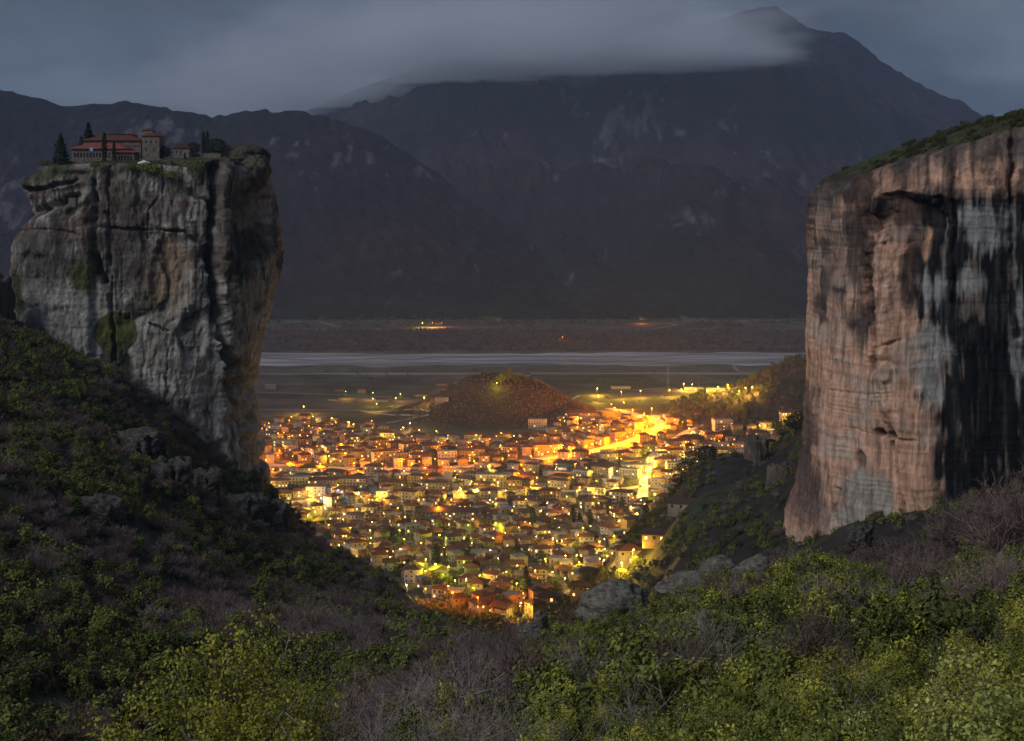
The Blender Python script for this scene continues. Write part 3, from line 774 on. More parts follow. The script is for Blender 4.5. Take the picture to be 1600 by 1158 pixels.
    st2 = fbm(PX / 2.2, PY / 60, 0, 3, 407)
    mixc((0.11, 0.075, 0.06), sst(0.12, 0.5, st2 + 0.3 * nz) * (1 - fld), 0.55)
    mixc((0.035, 0.030, 0.030), sst(0.05, 0.35, vs + 0.25 * vf) * (1 - sst(300, 520, PY + 120 * big)), 0.75)
    mixc((0.05, 0.045, 0.042), sst(0.14, 0.4, fbm(PX / 12, PY / 20, 0, 5, 415)) * (1 - sst(420, 560, PY)) * (1 - fld), 0.7)
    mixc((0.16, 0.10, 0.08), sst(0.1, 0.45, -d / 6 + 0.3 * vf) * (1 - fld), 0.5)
    return c * (1 + 0.16 * fbm(PX / 2.5, PY / 2.5, 0, 3, 409)[..., None])
rockR = empty('rock_pillar', (P(1500, 850, 470).x, 470, 160))
tag(rockR, 'broad orange and black streaked rock pillar rising at the edge of the gorge', 'rock pillar')
LTR = [(150, 1340), (215, 1325), (240, 1306), (262, 1290), (285, 1280), (305, 1275), (340, 1276), (500, 1277), (560, 1273), (620, 1275), (700, 1271), (760, 1268), (820, 1263), (900, 1250), (980, 1236)]
RTR = [(150, 1800), (980, 1830)]
TOPR = lambda p: np.interp(p, [1268, 1276, 1290, 1315, 1350, 1400, 1450, 1510, 1550, 1570, 1590, 1640, 1850], [292, 276, 264, 252, 238, 224, 207, 195, 190, 200, 192, 182, 180])
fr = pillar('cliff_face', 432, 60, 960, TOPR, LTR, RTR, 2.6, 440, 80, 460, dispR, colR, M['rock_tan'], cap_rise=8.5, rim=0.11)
keep_parent(fr, rockR)

# ------------------------------------------------------------------ plants
def rhombs(C, size, up=0.25, rng=RNG, ratio=0.55, outward=None):
    """one leaf-shaped face per centre"""
    n = len(C)
    d = rng.normal(size=(n, 3)); d /= np.linalg.norm(d, axis=1, keepdims=True)
    nr = rng.normal(size=(n, 3))
    if outward is not None: nr = nr * 0.9 + outward * 1.2
    nr[:, 2] += up
    nr /= np.linalg.norm(nr, axis=1, keepdims=True)
    d = np.cross(nr, d); d /= np.linalg.norm(d, axis=1, keepdims=True) + 1e-9
    w = np.cross(nr, d)
    s = (size * rng.uniform(0.6, 1.35, n))[:, None]
    V = np.stack([C - d * s * 0.5, C + w * s * ratio * 0.5 + d * s * 0.08, C + d * s * 0.5, C - w * s * ratio * 0.5 + d * s * 0.08], 1)
    return V.reshape(-1, 3), np.arange(n * 4).reshape(-1, 4)
def segs(Pa, Pb, wa, wb, rng=RNG):
    d = Pb - Pa
    d /= np.linalg.norm(d, axis=1, keepdims=True) + 1e-9
    r = rng.normal(size=d.shape)
    w = np.cross(d, r); w /= np.linalg.norm(w, axis=1, keepdims=True) + 1e-9
    wa = np.broadcast_to(wa, len(Pa))[:, None]; wb = np.broadcast_to(wb, len(Pa))[:, None]
    V = np.stack([Pa - w * wa, Pa + w * wa, Pb + w * wb, Pb - w * wb], 1)
    return V.reshape(-1, 3), np.arange(len(Pa) * 4).reshape(-1, 4)
def bush_data(rx, rz, nclump, nleaf, leaf, seed, spread=0.22, top=1.0):
    rng = np.random.default_rng(seed)
    a = rng.uniform(0, 2 * np.pi, nclump); h = rng.uniform(0.0, 1.0, nclump) ** 0.8
    lump = 1 + 0.28 * np.sin(a * 2 + seed) + 0.15 * np.sin(a * 5 + seed * 2)
    rr = rng.uniform(0.35, 1.0, nclump) ** 0.5 * np.sqrt(np.clip(1 - (h * 0.95) ** 2.2, 0, 1)) * lump
    cx, cyy, cz = rx * rr * np.cos(a), rx * rr * np.sin(a), rz * (0.08 + 0.95 * h) * (0.85 + 0.3 * rng.random(nclump))
    cc = np.stack([cx, cyy, cz], 1)
    k = rng.integers(0, nclump, nleaf)
    off = rng.normal(size=(nleaf, 3)) * spread * np.array([rx, rx, rz * 0.8]) * 0.62
    C = cc[k] + off
    C[:, 2] = np.abs(C[:, 2])
    outw = C / np.array([rx, rx, rz]); outw /= np.linalg.norm(outw, axis=1, keepdims=True) + 1e-9
    V, F = rhombs(C, leaf, 0.3, rng, 0.6, outw)
    return V, F, cc, rng
def twig_data(H, Rr, nstem, nsub, w, seed, spread=0.8):
    rng = np.random.default_rng(seed)
    A, B, WA, WB = [], [], [], []
    for k in range(nstem):
        a = rng.uniform(0, 2 * np.pi); lean = rng.uniform(0.05, 1.0) ** 0.7
        tip = np.array([Rr * lean * math.cos(a), Rr * lean * math.sin(a), H * rng.uniform(0.6, 1.0) * (1 - 0.35 * lean)])
        p = np.array([rng.normal() * 0.1 * Rr, rng.normal() * 0.1 * Rr, 0.0]); p0 = p.copy()
        m = 5
        for j in range(1, m + 1):
            t = j / m
            q = p0 + (tip - p0) * np.array([t ** 1.3, t ** 1.3, t]) + rng.normal(size=3) * 0.05 * H * spread
            A.append(p); B.append(q); WA.append(w * (1.5 - t)); WB.append(w * (1.3 - t))
            for _ in range(nsub):
                if t < 0.3: continue
                s = p + (q - p) * rng.random()
                d = (q - p) / (np.linalg.norm(q - p) + 1e-9) + rng.normal(size=3) * 0.65; d[2] = abs(d[2]) * 0.8 + 0.15
                L = H * rng.uniform(0.10, 0.26)
                e = s + d / np.linalg.norm(d) * L
                A.append(s); B.append(e); WA.append(w * 0.55); WB.append(w * 0.25)
                for _ in range(3):
                    s2 = s + (e - s) * rng.uniform(0.3, 1); d2 = d + rng.normal(size=3) * 0.7
                    A.append(s2); B.append(s2 + d2 / np.linalg.norm(d2) * L * 0.5); WA.append(w * 0.35); WB.append(w * 0.18)
            p = q
    return segs(np.array(A), np.array(B), np.array(WA), np.array(WB), rng)
def join(parts):
    V, F, mi, o = [], [], [], 0
    for k, (v, f) in enumerate(parts):
        V.append(v); F.append(f + o); mi.append(np.full(len(f), k)); o += len(v)
    return np.concatenate(V), np.concatenate(F), np.concatenate(mi)
def stems_to(cc, rng, k, w, z0=0.0):
    sel = cc[rng.integers(0, len(cc), k)]
    A = np.zeros((k, 3)); A[:, :2] = rng.normal(size=(k, 2)) * 0.1; A[:, 2] = z0
    mid = A + (sel - A) * 0.5 + rng.normal(size=(k, 3)) * 0.12 * np.abs(sel).max()
    mid[:, 2] = np.abs(mid[:, 2])
    v1, f1 = segs(A, mid, w, w * 0.7, rng); v2, f2 = segs(mid, sel * 1.04, w * 0.7, w * 0.3, rng)
    return join([(v1, f1), (v2, f2)])[:2]
SRC = bpy.data.collections.new('plant_sources')   # never linked: only instanced
def src(name, V, F, mi, mats, smooth=False):
    o = mk(name, V, F, mats, mi, smooth, link=False)
    return o
def collection_of(name, objs):
    c = bpy.data.collections.new(name)
    for k, o in enumerate(objs):
        o.name = '%s_%02d' % (name, k)
        c.objects.link(o)
    return c
def leafy_src(k, rx, rz, nc, nl, leaf, m, tw='twig_grey', nst=14, w=0.02, spread=0.22):
    V, F, cc, rng = bush_data(rx, rz, nc, nl, leaf, 500 + k, spread)
    tv, tf = stems_to(cc, rng, nst, w)
    V, F, mi = join([(V, F), (tv, tf)])
    return src('bush', V, F, mi, [M[m], M[tw]])
def twig_src(k, H, Rr, ns, nsub, w, m):
    V, F = twig_data(H, Rr, ns, nsub, w, 700 + k)
    return src('twig', V, F, np.zeros(len(F)), [M[m]])
def scatter(name, pts, scl, rot, idx, coll, kind='stuff'):
    """instances of a collection's plants on a point mesh (the stuff nobody could count)"""
    me = bpy.data.meshes.new(name)
    me.vertices.add(len(pts)); me.vertices.foreach_set('co', np.asarray(pts, np.float32).ravel())
    a = me.attributes.new('scl', 'FLOAT_VECTOR', 'POINT'); a.data.foreach_set('vector', np.asarray(scl, np.float32).ravel())
    a = me.attributes.new('rot', 'FLOAT_VECTOR', 'POINT'); a.data.foreach_set('vector', np.asarray(rot, np.float32).ravel())
    a = me.attributes.new('idx', 'INT', 'POINT'); a.data.foreach_set('value', np.asarray(idx, np.int32))
    o = bpy.data.objects.new(name, me); COL.objects.link(o)
    g = bpy.data.node_groups.new(name, 'GeometryNodeTree')
    g.interface.new_socket('Geometry', in_out='INPUT', socket_type='NodeSocketGeometry')
    g.interface.new_socket('Geometry', in_out='OUTPUT', socket_type='NodeSocketGeometry')
    gi, go = g.nodes.new('NodeGroupInput'), g.nodes.new('NodeGroupOutput')
    ci = g.nodes.new('GeometryNodeCollectionInfo')
    ci.inputs['Collection'].default_value = coll
    ci.inputs['Separate Children'].default_value = True; ci.inputs['Reset Children'].default_value = True
    ip = g.nodes.new('GeometryNodeInstanceOnPoints'); ip.inputs['Pick Instance'].default_value = True
    def att(nm, ty):
        n = g.nodes.new('GeometryNodeInputNamedAttribute'); n.data_type = ty; n.inputs['Name'].default_value = nm
        return n.outputs['Attribute']
    g.links.new(gi.outputs[0], ip.inputs['Points']); g.links.new(ci.outputs[0], ip.inputs['Instance'])
    g.links.new(att('idx', 'INT'), ip.inputs['Instance Index'])
    g.links.new(att('rot', 'FLOAT_VECTOR'), ip.inputs['Rotation']); g.links.new(att('scl', 'FLOAT_VECTOR'), ip.inputs['Scale'])
    g.links.new(ip.outputs[0], go.inputs[0])
    md = o.modifiers.new('scatter', 'NODES'); md.node_group = g
    return tag(o, kind=kind)

# far and middle scrub: a mass of evergreen bushes and bare bushes on the slopes
FAR = [leafy_src(0, 2.3, 2.9, 16, 700, 0.50, 'leaf_green', w=0.04), leafy_src(1, 2.6, 2.5, 20, 750, 0.48, 'leaf_dark', w=0.04), leafy_src(2, 2.1, 3.3, 14, 650, 0.48, 'leaf_green', w=0.04),
       leafy_src(3, 2.4, 2.4, 18, 700, 0.45, 'leaf_brown', w=0.04),
       twig_src(4, 4.0, 2.6, 30, 3, 0.045, 'twig_red'), twig_src(5, 3.4, 2.8, 34, 3, 0.045, 'twig_grey'), twig_src(6, 4.6, 2.3, 28, 3, 0.045, 'twig_red')]
FARC = collection_of('far_bush', FAR)
def rnd_field(n, dmin, dmax, umin, umax, rng, pw=1.0):
    """points with an even density on the ground, thinned with distance by pw"""
    d = dmin * (dmax / dmin) ** rng.random(n * 3) if pw < 0.5 else np.sqrt(dmin ** 2 + (dmax ** 2 - dmin ** 2) * rng.random(n * 3))
    d = d[:n]; u = rng.uniform(umin, umax, n)
    return u * d, d
rng = np.random.default_rng(11)
def scrub(name, n, dmin, dmax, umin, umax, keep, twigf, smin, smax, coll=FARC, nleafy=4, ntot=7, sink=0.25, leafpick=None):
    x, y = rnd_field(n, dmin, dmax, umin, umax, rng)
    z = Hgt(x, y)
    k = keep(x, y, z)
    x, y, z = x[k], y[k], z[k]
    m = len(x)
    tw = rng.random(m) < twigf(x, y)
    idx = np.where(tw, rng.integers(nleafy, ntot, m), rng.integers(0, nleafy, m))
    if leafpick is not None:
        idx = np.where(tw, idx, leafpick(x, y, m))
    s = rng.uniform(smin, smax, m)[:, None] * np.ones((1, 3)); s[:, 2] *= rng.uniform(0.8, 1.25, m)
    rot = np.stack([rng.normal(size=m) * 0.08, rng.normal(size=m) * 0.08, rng.uniform(0, 6.28, m)], 1)
    return scatter(name, np.stack([x, y, z - sink], 1), s, rot, idx, coll)
patch = lambda x, y: fbm(np.asarray(x) / 34, np.asarray(y) / 34, 0, 4, 91)
px_of = lambda x, y: 800 + x / y * FPX
scrub('hillside_scrub', 11000, 135, 720, -0.45, -0.02,
      lambda x, y, z: (fbm(x / 14, y / 14, 0, 3, 95) > -0.42) & ~((px_of(x, y) > 600) & (y > 480)) & (z > 55),
      lambda x, y: np.clip(0.55 + 1.4 * patch(x, y), 0.1, 0.92), 0.55, 1.15)
scrub('gorge_scrub', 9000, 120, 900, -0.03, 0.42,
      lambda x, y, z: (fbm(x / 16, y / 16, 0, 3, 96) > -0.15) & (z > 62) & ~((px_of(x, y) > 985) & (px_of(x, y) < 1180) & (y > 600) & (y < 800) & (fbm(x / 22, y / 22, 0, 3, 97) > 0.05)),
      lambda x, y: np.where(y < 400, 0.72, 0.30) + 0.5 * patch(x, y), 0.45, 1.0)
# distant bare woodland beyond the river, on the knoll and on the wooded hill
WD = collection_of('far_tree', [twig_src(20, 9, 4.5, 16, 2, 0.16, 'twig_red'), twig_src(21, 8, 5, 16, 2, 0.16, 'twig_red'), leafy_src(22, 4, 7.5, 12, 200, 1.5, 'leaf_dark', w=0.1), leafy_src(23, 4.5, 6, 12, 200, 1.4, 'leaf_brown', w=0.1)])
def wood(name, n, x0, x1, y0, y1, keep, pick, smin=0.7, smax=1.2):
    x = rng.uniform(x0, x1, n); y = rng.uniform(y0, y1, n); z = Hgt(x, y); k = keep(x, y, z); x, y, z = x[k], y[k], z[k]; m = len(x)
    s = rng.uniform(smin, smax, m)[:, None] * np.ones((1, 3))
    return scatter(name, np.stack([x, y, z - 0.3], 1), s, np.stack([x * 0, x * 0, rng.uniform(0, 6.28, m)], 1), pick(x, y, m), WD)
wood('river_woodland', 6500, -750, 800, 2745, 3230, lambda x, y, z: fbm(x / 90, y / 40, 0, 4, 66) > -0.28, lambda x, y, m: np.where(rng.random(m) < 0.93, rng.integers(0, 2, m), 3))
wood('foot_woodland', 1500, -900, 1200, 3300, 3600, lambda x, y, z: fbm(x / 120, y / 60, 0, 4, 67) > 0.02, lambda x, y, m: rng.integers(2, 4, m), 0.7, 1.3)
wood('knoll_woodland', 4200, -150, 130, 1700, 2050, lambda x, y, z: z > 5, lambda x, y, m: np.where(rng.random(m) < 0.85, rng.integers(0, 2, m), 3), 0.28, 0.45)
wood('wooded_hill', 2600, 160, 640, 1560, 2150, lambda x, y, z: z > 7, lambda x, y, m: np.where(rng.random(m) < 0.45, 2, rng.integers(0, 4, m)), 0.5, 0.95)
wood('field_trees', 260, -420, 420, 1900, 2450, lambda x, y, z: fbm(x / 60, y / 30, 0, 4, 68) > 0.25, lambda x, y, m: rng.integers(0, 4, m), 0.3, 0.7)

# near thicket: real small leaves
NEAR = [leafy_src(30 + k, 1.5, 1.9, 30, 6200, 0.066, m_, 'twig_grey', 40, 0.012, 0.125) for k, m_ in enumerate(['leaf_olive', 'leaf_olive', 'leaf_green', 'leaf_olive', 'leaf_green'])] + \
       [twig_src(40, 2.6, 1.3, 22, 4, 0.010, 'twig_grey'), twig_src(41, 2.9, 1.2, 20, 4, 0.010, 'twig_grey')]
NEARC = collection_of('near_bush', NEAR)
MID = [leafy_src(50 + k, 1.8, 2.2, 22, 2200, 0.15, m_, 'twig_grey', 26, 0.018, 0.14) for k, m_ in enumerate(['leaf_olive', 'leaf_green', 'leaf_green', 'leaf_dark'])] + \
      [twig_src(60, 3.2, 1.7, 30, 4, 0.018, 'twig_grey'), twig_src(61, 3.6, 1.6, 30, 4, 0.018, 'twig_red')]
MIDC = collection_of('mid_bush', MID)
scrub('slope_shrubbery', 5200, 42, 150, -0.16, 0.42, lambda x, y, z: fbm(x / 9, y / 9, 0, 3, 98) > -0.5,
      lambda x, y: np.where(px_of(x, y) < 830, 0.42, 0.02) + 0.35 * patch(x * 2, y * 2), 0.45, 1.3, MIDC, 4, 6, 0.2)
scrub('near_shrubbery', 520, 15, 44, -0.12, 0.42, lambda x, y, z: np.hypot(x, y) > 14,
      lambda x, y: np.where(px_of(x, y) < 850, 0.34, 0.05), 0.5, 1.25, NEARC, 5, 7, 0.2)

# near shrubs one can tell apart
def shrub(px, D, rx, rz, m, seed, label, leaf=0.07, nl=9000, nc=46, name='shrub', tw='twig_grey', dz=-0.15, spread=0.125):
    x = (px - 800) / FPX * D; z = float(Hgt(x, D)) + dz
    r = empty(name, (x, D, z), seed * 1.3)
    V, F, cc, g_ = bush_data(rx, rz, nc, nl, leaf, seed, spread)
    mk('foliage', V, F, [M[m]], parent=r)
    tv, tf = stems_to(cc, g_, 44, 0.012)
    mk('branches', tv, tf, [M[tw]], parent=r)
    return tag(r, label, 'shrub', 'leafy shrubs on the near slope')
M['leaf_pale'] = leafmat('leaf_pale', (0.14, 0.16, 0.035), (0.55, 0.56, 0.17), 0.1)
M['leaf_yellow'] = leafmat('leaf_yellow', (0.10, 0.105, 0.016), (0.36, 0.34, 0.05), 0.1)
shrub(1440, 13.0, 1.25, 2.15, 'leaf_pale', 31, 'pale silvery green leafy shrub filling the lower right corner', 0.062, 14000)
shrub(1240, 15.0, 1.3, 2.0, 'leaf_olive', 32, 'olive green shrub at the bottom edge beside the pale corner shrub', 0.065, 11000)
shrub(1590, 14.5, 1.2, 2.6, 'leaf_pale', 33, 'tall pale green shrub cut by the right frame edge', 0.062, 11000)
shrub(1010, 17.5, 1.4, 1.9, 'leaf_olive', 34, 'dark olive shrub at the bottom edge below the big dark boulder', 0.068, 10000)
shrub(1120, 22.0, 1.6, 2.2, 'leaf_olive', 35, 'broad rounded olive shrub with brownish leaves in the middle of the near slope', 0.07, 10000)
shrub(880, 17.0, 1.3, 1.6, 'leaf_yellow', 36, 'yellowish shrub at the bottom edge beside the dry stalk', 0.066, 9000)
shrub(705, 16.0, 0.55, 2.5, 'leaf_yellow', 37, 'narrow yellow green shoot rising from the bottom edge between bare bushes', 0.06, 3000, 16)
shrub(1350, 24.0, 1.7, 2.3, 'leaf_pale', 38, 'light green shrub with bare white twigs above the pale corner shrub', 0.07, 10000)
shrub(1530, 27.0, 1.8, 2.6, 'leaf_pale', 39, 'tall light green shrub with spiky top below the dark cliff foot', 0.075, 10000)
shrub(800, 27.0, 1.5, 1.9, 'leaf_green', 40, 'dark green shrub among the grey bare bushes at bottom centre', 0.07, 8000)
shrub(620, 26.0, 1.5, 2.1, 'leaf_green', 41, 'dark shrub right of the young oak at the bottom edge', 0.07, 8000)
# the young oak at the lower left
def oak():
    x = (400 - 800) / FPX * 15.5; z = float(Hgt(x, 15.5)) - 0.1
    r = empty('young_oak_tree', (x, 15.5, z))
    g_ = np.random.default_rng(5)
    tips = []
    zt = lambda py: EYE - (py - HOR) / FPX * 15.5 - z
    xt = lambda p: (p - 400) / FPX * 15.5
    base = np.array([0, 0, 0.0]); A, B, WA, WB = [], [], [], []
    prof = [(395, 980), (385, 1035), (330, 1030), (350, 1060), (300, 1075), (250, 1095), (215, 1120), (190, 1145), (440, 1015), (470, 1060), (500, 1075), (520, 1100), (430, 1080), (360, 1110), (300, 1130), (400, 1110), (480, 1130), (250, 1150), (410, 1150), (340, 1160), (460, 1170), (520, 1150), (200, 1190), (300, 1190), (400, 1200), (500, 1210), (560, 1190), (240, 1230), (350, 1240), (450, 1250)]
    fork = np.array([0.0, 0, zt(1330)])
    A.append(base); B.append(fork); WA.append(0.10); WB.append(0.08)
    C = []
    for (a, b) in prof:
        t = np.array([xt(a), g_.normal() * 0.45, zt(b)])
        mid = fork + (t - fork) * 0.55 + g_.normal(size=3) * 0.12
        A += [fork, mid]; B += [mid, t]; WA += [0.045, 0.024]; WB += [0.024, 0.007]
        for q in range(13):
            s = mid + (t - mid) * g_.uniform(0.2, 1.05)
            e = s + g_.normal(size=3) * np.array([0.22, 0.22, 0.16]) + np.array([0, 0, 0.1])
            A.append(s); B.append(e); WA.append(0.007); WB.append(0.003)
            C.append(e)
            C += list(e + g_.normal(size=(42, 3)) * np.array([0.085, 0.10, 0.06]))
    V, F = rhombs(np.array(C), 0.046, 0.4, g_, 0.6)
    mk('foliage', V, F, [M['leaf_yellow']], parent=r)
    v, f = segs(np.array(A[1:]), np.array(B[1:]), np.array(WA[1:]), np.array(WB[1:]), g_)
    mk('branches', v, f, [M['bark']], parent=r)
    mb = MB(); mb.tube(base, fork, 0.10, 0.07, 8); mb.build('trunk', M['bark'], r)
    tag(r, 'young oak with yellow green leaves and spiky top standing at the lower left', 'tree')
oak()
def bare(px, D, H, Rr, seed, label, m='twig_grey', w=0.012, ns=26, name='bare_shrub', cat='shrub', nsub=4, dz=-0.1, group='bare shrubs on the slopes'):
    x = (px - 800) / FPX * D
    V, F = twig_data(H, Rr, ns, nsub, w, seed)
    o = mk(name, V, F, [M[m]])
    o.location = (x, D, float(Hgt(x, D)) + dz); o.rotation_euler = (0, 0, seed)
    return tag(o, label, cat, group)
bare(560, 30, 4.2, 2.0, 71, 'pale grey leafless shrub right of the young oak')
bare(650, 36, 4.6, 2.2, 72, 'grey leafless shrub with fine upright twigs below the left hill toe')
bare(745, 33, 3.8, 1.9, 73, 'leafless shrub with reddish grey twigs at bottom centre', 'twig_red')
bare(500, 42, 5.0, 1.5, 74, 'spindly leafless sapling above the right side of the young oak')
bare(1545, 60, 4.6, 2.6, 75, 'large bare reddish bush in front of the dark cliff foot', 'twig_red', 0.03, 60, nsub=5)
bare(1450, 95, 5.2, 3.4, 76, 'bare reddish brown thicket bush below the tan cliff foot', 'twig_red', 0.04, 70, nsub=5)
bare(1505, 130, 8.5, 4.5, 77, 'tall bare tree clump against the black stained cliff', 'twig_red', 0.06, 80, nsub=5)
bare(1590, 110, 9.0, 4.0, 78, 'tall bare tree at the right frame edge against the black cliff', 'twig_red', 0.05, 70, nsub=5)
bare(1400, 170, 6.5, 4.5, 79, 'low bare tree clump under the pale foot of the tan pillar', 'twig_red', 0.06, 70, nsub=5)
def stalk():
    mb = MB(); x = (857 - 800) / FPX * 13.5; z = float(Hgt(x, 13.5)); top = EYE - (1085 - HOR) / FPX * 13.5
    mb.tube((x, 13.5, z), (x + 0.02, 13.5, top), 0.006, 0.003, 5)
    for k in range(9):
        zz = top - 0.05 * k; mb.tube((x + 0.02, 13.5, zz), (x + 0.02 + 0.02 * (-1) ** k, 13.5, zz + 0.03), 0.004, 0.002, 4)
    tag(mb.build('dry_stalk', M['bark']), 'single dry upright stalk at the bottom edge', 'plant')
stalk()

# boulders
def bld(px, py, D, r, seed, label, m=None, name='boulder', mat_=None):
    p = P(px, py, D)
    big_ = 22 <= seed <= 33 or seed > 40
    o = boulder(name, p - Vector((0, 0, 0.2 * r[2])), r, seed, mat_ or (M['outcrop'] if big_ else M['boulder']), crag=0.35 if seed > 40 else 1.0 if big_ else 0.0)
    o.rotation_euler = (0, 0, seed * 0.7)
    return tag(o, label, 'boulder')
bld(963, 950, 175, (4.4, 4.0, 4.0), 3, 'big dark rounded boulder just below the lowest houses')
bld(1096, 918, 150, (4.6, 3.0, 1.7), 8, 'flat slanting grey boulder between the dark boulder and the pair on the right')
bld(1125, 890, 165, (2.5, 2.3, 1.55), 12, 'left boulder of the layered pair beside the tan pillar foot')
bld(1183, 888, 160, (2.8, 2.3, 1.4), 15, 'right boulder of the layered pair beside the tan pillar foot')
bld(827, 990, 150, (1.6, 1.4, 1.2), 18, 'small grey boulder at the bottom of the gorge below the town')
bld(845, 972, 152, (0.7, 0.6, 1.6), 19, 'narrow upright stone behind the small grey boulder')
bld(157, 815, 330, (6.2, 5.5, 7.5), 22, 'rounded mossy crag standing alone on the left hillside')
bld(265, 745, 430, (9, 7, 7), 25, 'layered grey outcrop in the scrub left of the grey pillar foot')
bld(225, 690, 455, (8, 6, 5), 26, 'upper layered outcrop near the mossy side of the grey pillar')
bld(322, 755, 455, (5, 5, 6), 27, 'smooth grey outcrop right of the layered outcrop')
bld(385, 800, 500, (7, 7, 8), 28, 'cracked rock block leaning at the foot of the grey pillar')
bld(428, 822, 505, (5.5, 6, 11), 29, 'tall squared rock stack at the right end of the grey pillar foot')
bld(395, 835, 480, (6, 6, 6), 30, 'rough outcrop below the cracked rock block')
bld(1345, 838, 405, (6, 3, 3.4), 33, 'pale broken rocks at the foot of the tan pillar')
for (px, py, D, r, s, l) in [(1183, 712, 690, (5, 6, 12), 41, 'tall narrow rock pinnacle on the ridge above the right edge of town'),
                             (1222, 765, 600, (6, 6, 15), 42, 'rock spire beside the tan pillar, under the pinnacle'),
                             (1220, 820, 560, (4, 4, 7), 43, 'lower rock spire beside the foot of the tan pillar'),
                             (-22, 500, 560, (8, 8, 24), 44, 'dark rock shoulder at the left frame edge')]:
    bld(px, py, D, r, s, l, name='rock_spire', mat_=M['rockspire'] if 'rockspire' in M else M['boulder'])['category'] = 'rock'

# ------------------------------------------------------------------ buildings
ORD = ['first', 'second', 'third', 'fourth', 'fifth', 'sixth', 'seventh', 'eighth', 'ninth', 'tenth', 'eleventh', 'twelfth', 'thirteenth', 'fourteenth', 'fifteenth', 'sixteenth', 'seventeenth', 'eighteenth', 'nineteenth', 'twentieth']
def ordn(k):
    if k < 20: return ORD[k]
    t = ['twenty', 'thirty', 'forty'][k // 10 - 2] if k < 50 else 'fifty'
    return t + '-' + ORD[k % 10] if k % 10 else t + 'th'
def pane_mesh(w, h, lit):
    mb = MB()
    mb.box(-w / 2 - 0.1, w / 2 + 0.1, -0.06, 0.0, -h / 2 - 0.1, h / 2 + 0.1, 0)
    mb.box(-w / 2, w / 2, -0.09, -0.062, -h / 2, h / 2, 1)
    o = mb.build('window', [M['frame'], M['glass_lit'] if lit else M['glass_dark']], link=False)
    me = o.data; bpy.data.objects.remove(o); return me
PANE = {(k, l): pane_mesh(w, h, l) for k, (w, h) in {'s': (1.1, 1.3), 'd': (1.3, 2.1)}.items() for l in (0, 1)}
def house_spec(rg, big=False, near=False):
    w = rg.uniform(8, 12.5) if not big else rg.uniform(12, 21)
    d = rg.uniform(7.5, 10.5)
    st = rg.choice([1, 2, 2, 2, 3]) if not big else rg.choice([2, 3, 3, 4])
    return dict(w=w, d=d, st=st, wall=rg.choice(['cream', 'white', 'white', 'beige', 'cream', 'grey', 'ochre', 'pink']), roof=rg.choice(list(ROOFS)),
                kind=rg.choice(['hip', 'hip', 'hip', 'gable', 'flat'] if not big else ['hip', 'hip', 'flat']), balc=rg.random() < (0.45 if not big else 0.75), ch=rg.random() < 0.7)
def win_slots(s, rg, sides=True):
    """(face, x, y, z, kind) for each opening; front faces -y"""
    L = []
    n = max(2, int(s['w'] / 3.1))
    for f in range(s['st']):
        for k in range(n):
            if rg.random() < 0.12: continue
            L.append(('f', -s['w'] / 2 + s['w'] * (k + 0.5) / n, -s['d'] / 2, 3.0 * f + (1.75 if not (s['balc'] and f > 0) else 1.35), 's' if not (s['balc'] and f > 0) else 'd'))
        if sides:
            for k in range(2):
                for sgn, fc in ((-1, 'l'), (1, 'r')):
                    if rg.random() < 0.5: L.append((fc, sgn * s['w'] / 2, -s['d'] / 4 + s['d'] / 2 * k, 3.0 * f + 1.75, 's'))
    return L
def walls_into(mb, s, m=0):
    H = 3.0 * s['st'] + 0.2
    mb.box(-s['w'] / 2, s['w'] / 2, -s['d'] / 2, s['d'] / 2, -3.0, H, m)
    return H
def balc_into(mb, s, m=0):
    for f in range(1, s['st']):
        z = 3.0 * f
        x0, x1, y = -s['w'] / 2 + 0.4, s['w'] / 2 - 0.4, -s['d'] / 2
        mb.box(x0, x1, y - 1.3, y - 0.003, z - 0.15, z, m)
        mb.box(x0, x1, y - 1.3, y - 1.24, z + 0.35, z + 0.95, m)
        for k in range(int((x1 - x0) / 3) + 1):
            xx = x0 + (x1 - x0) * k / max(1, int((x1 - x0) / 3))
            mb.box(xx - 0.04, xx + 0.04, y - 1.236, y - 1.17, z, z + 0.95, m)
def roof_into(mb, s, H, m=0):
    if s['kind'] == 'flat':
        mb.box(-s['w'] / 2 - 0.15, s['w'] / 2 + 0.15, -s['d'] / 2 - 0.15, s['d'] / 2 + 0.15, H, H + 0.5, m)
    else:
        mb.hip(-s['w'] / 2, s['w'] / 2, -s['d'] / 2, s['d'] / 2, H, min(s['w'], s['d']) * 0.23, 0.7 if not s['balc'] else 1.1, 0.2, m, s['kind'] == 'gable')
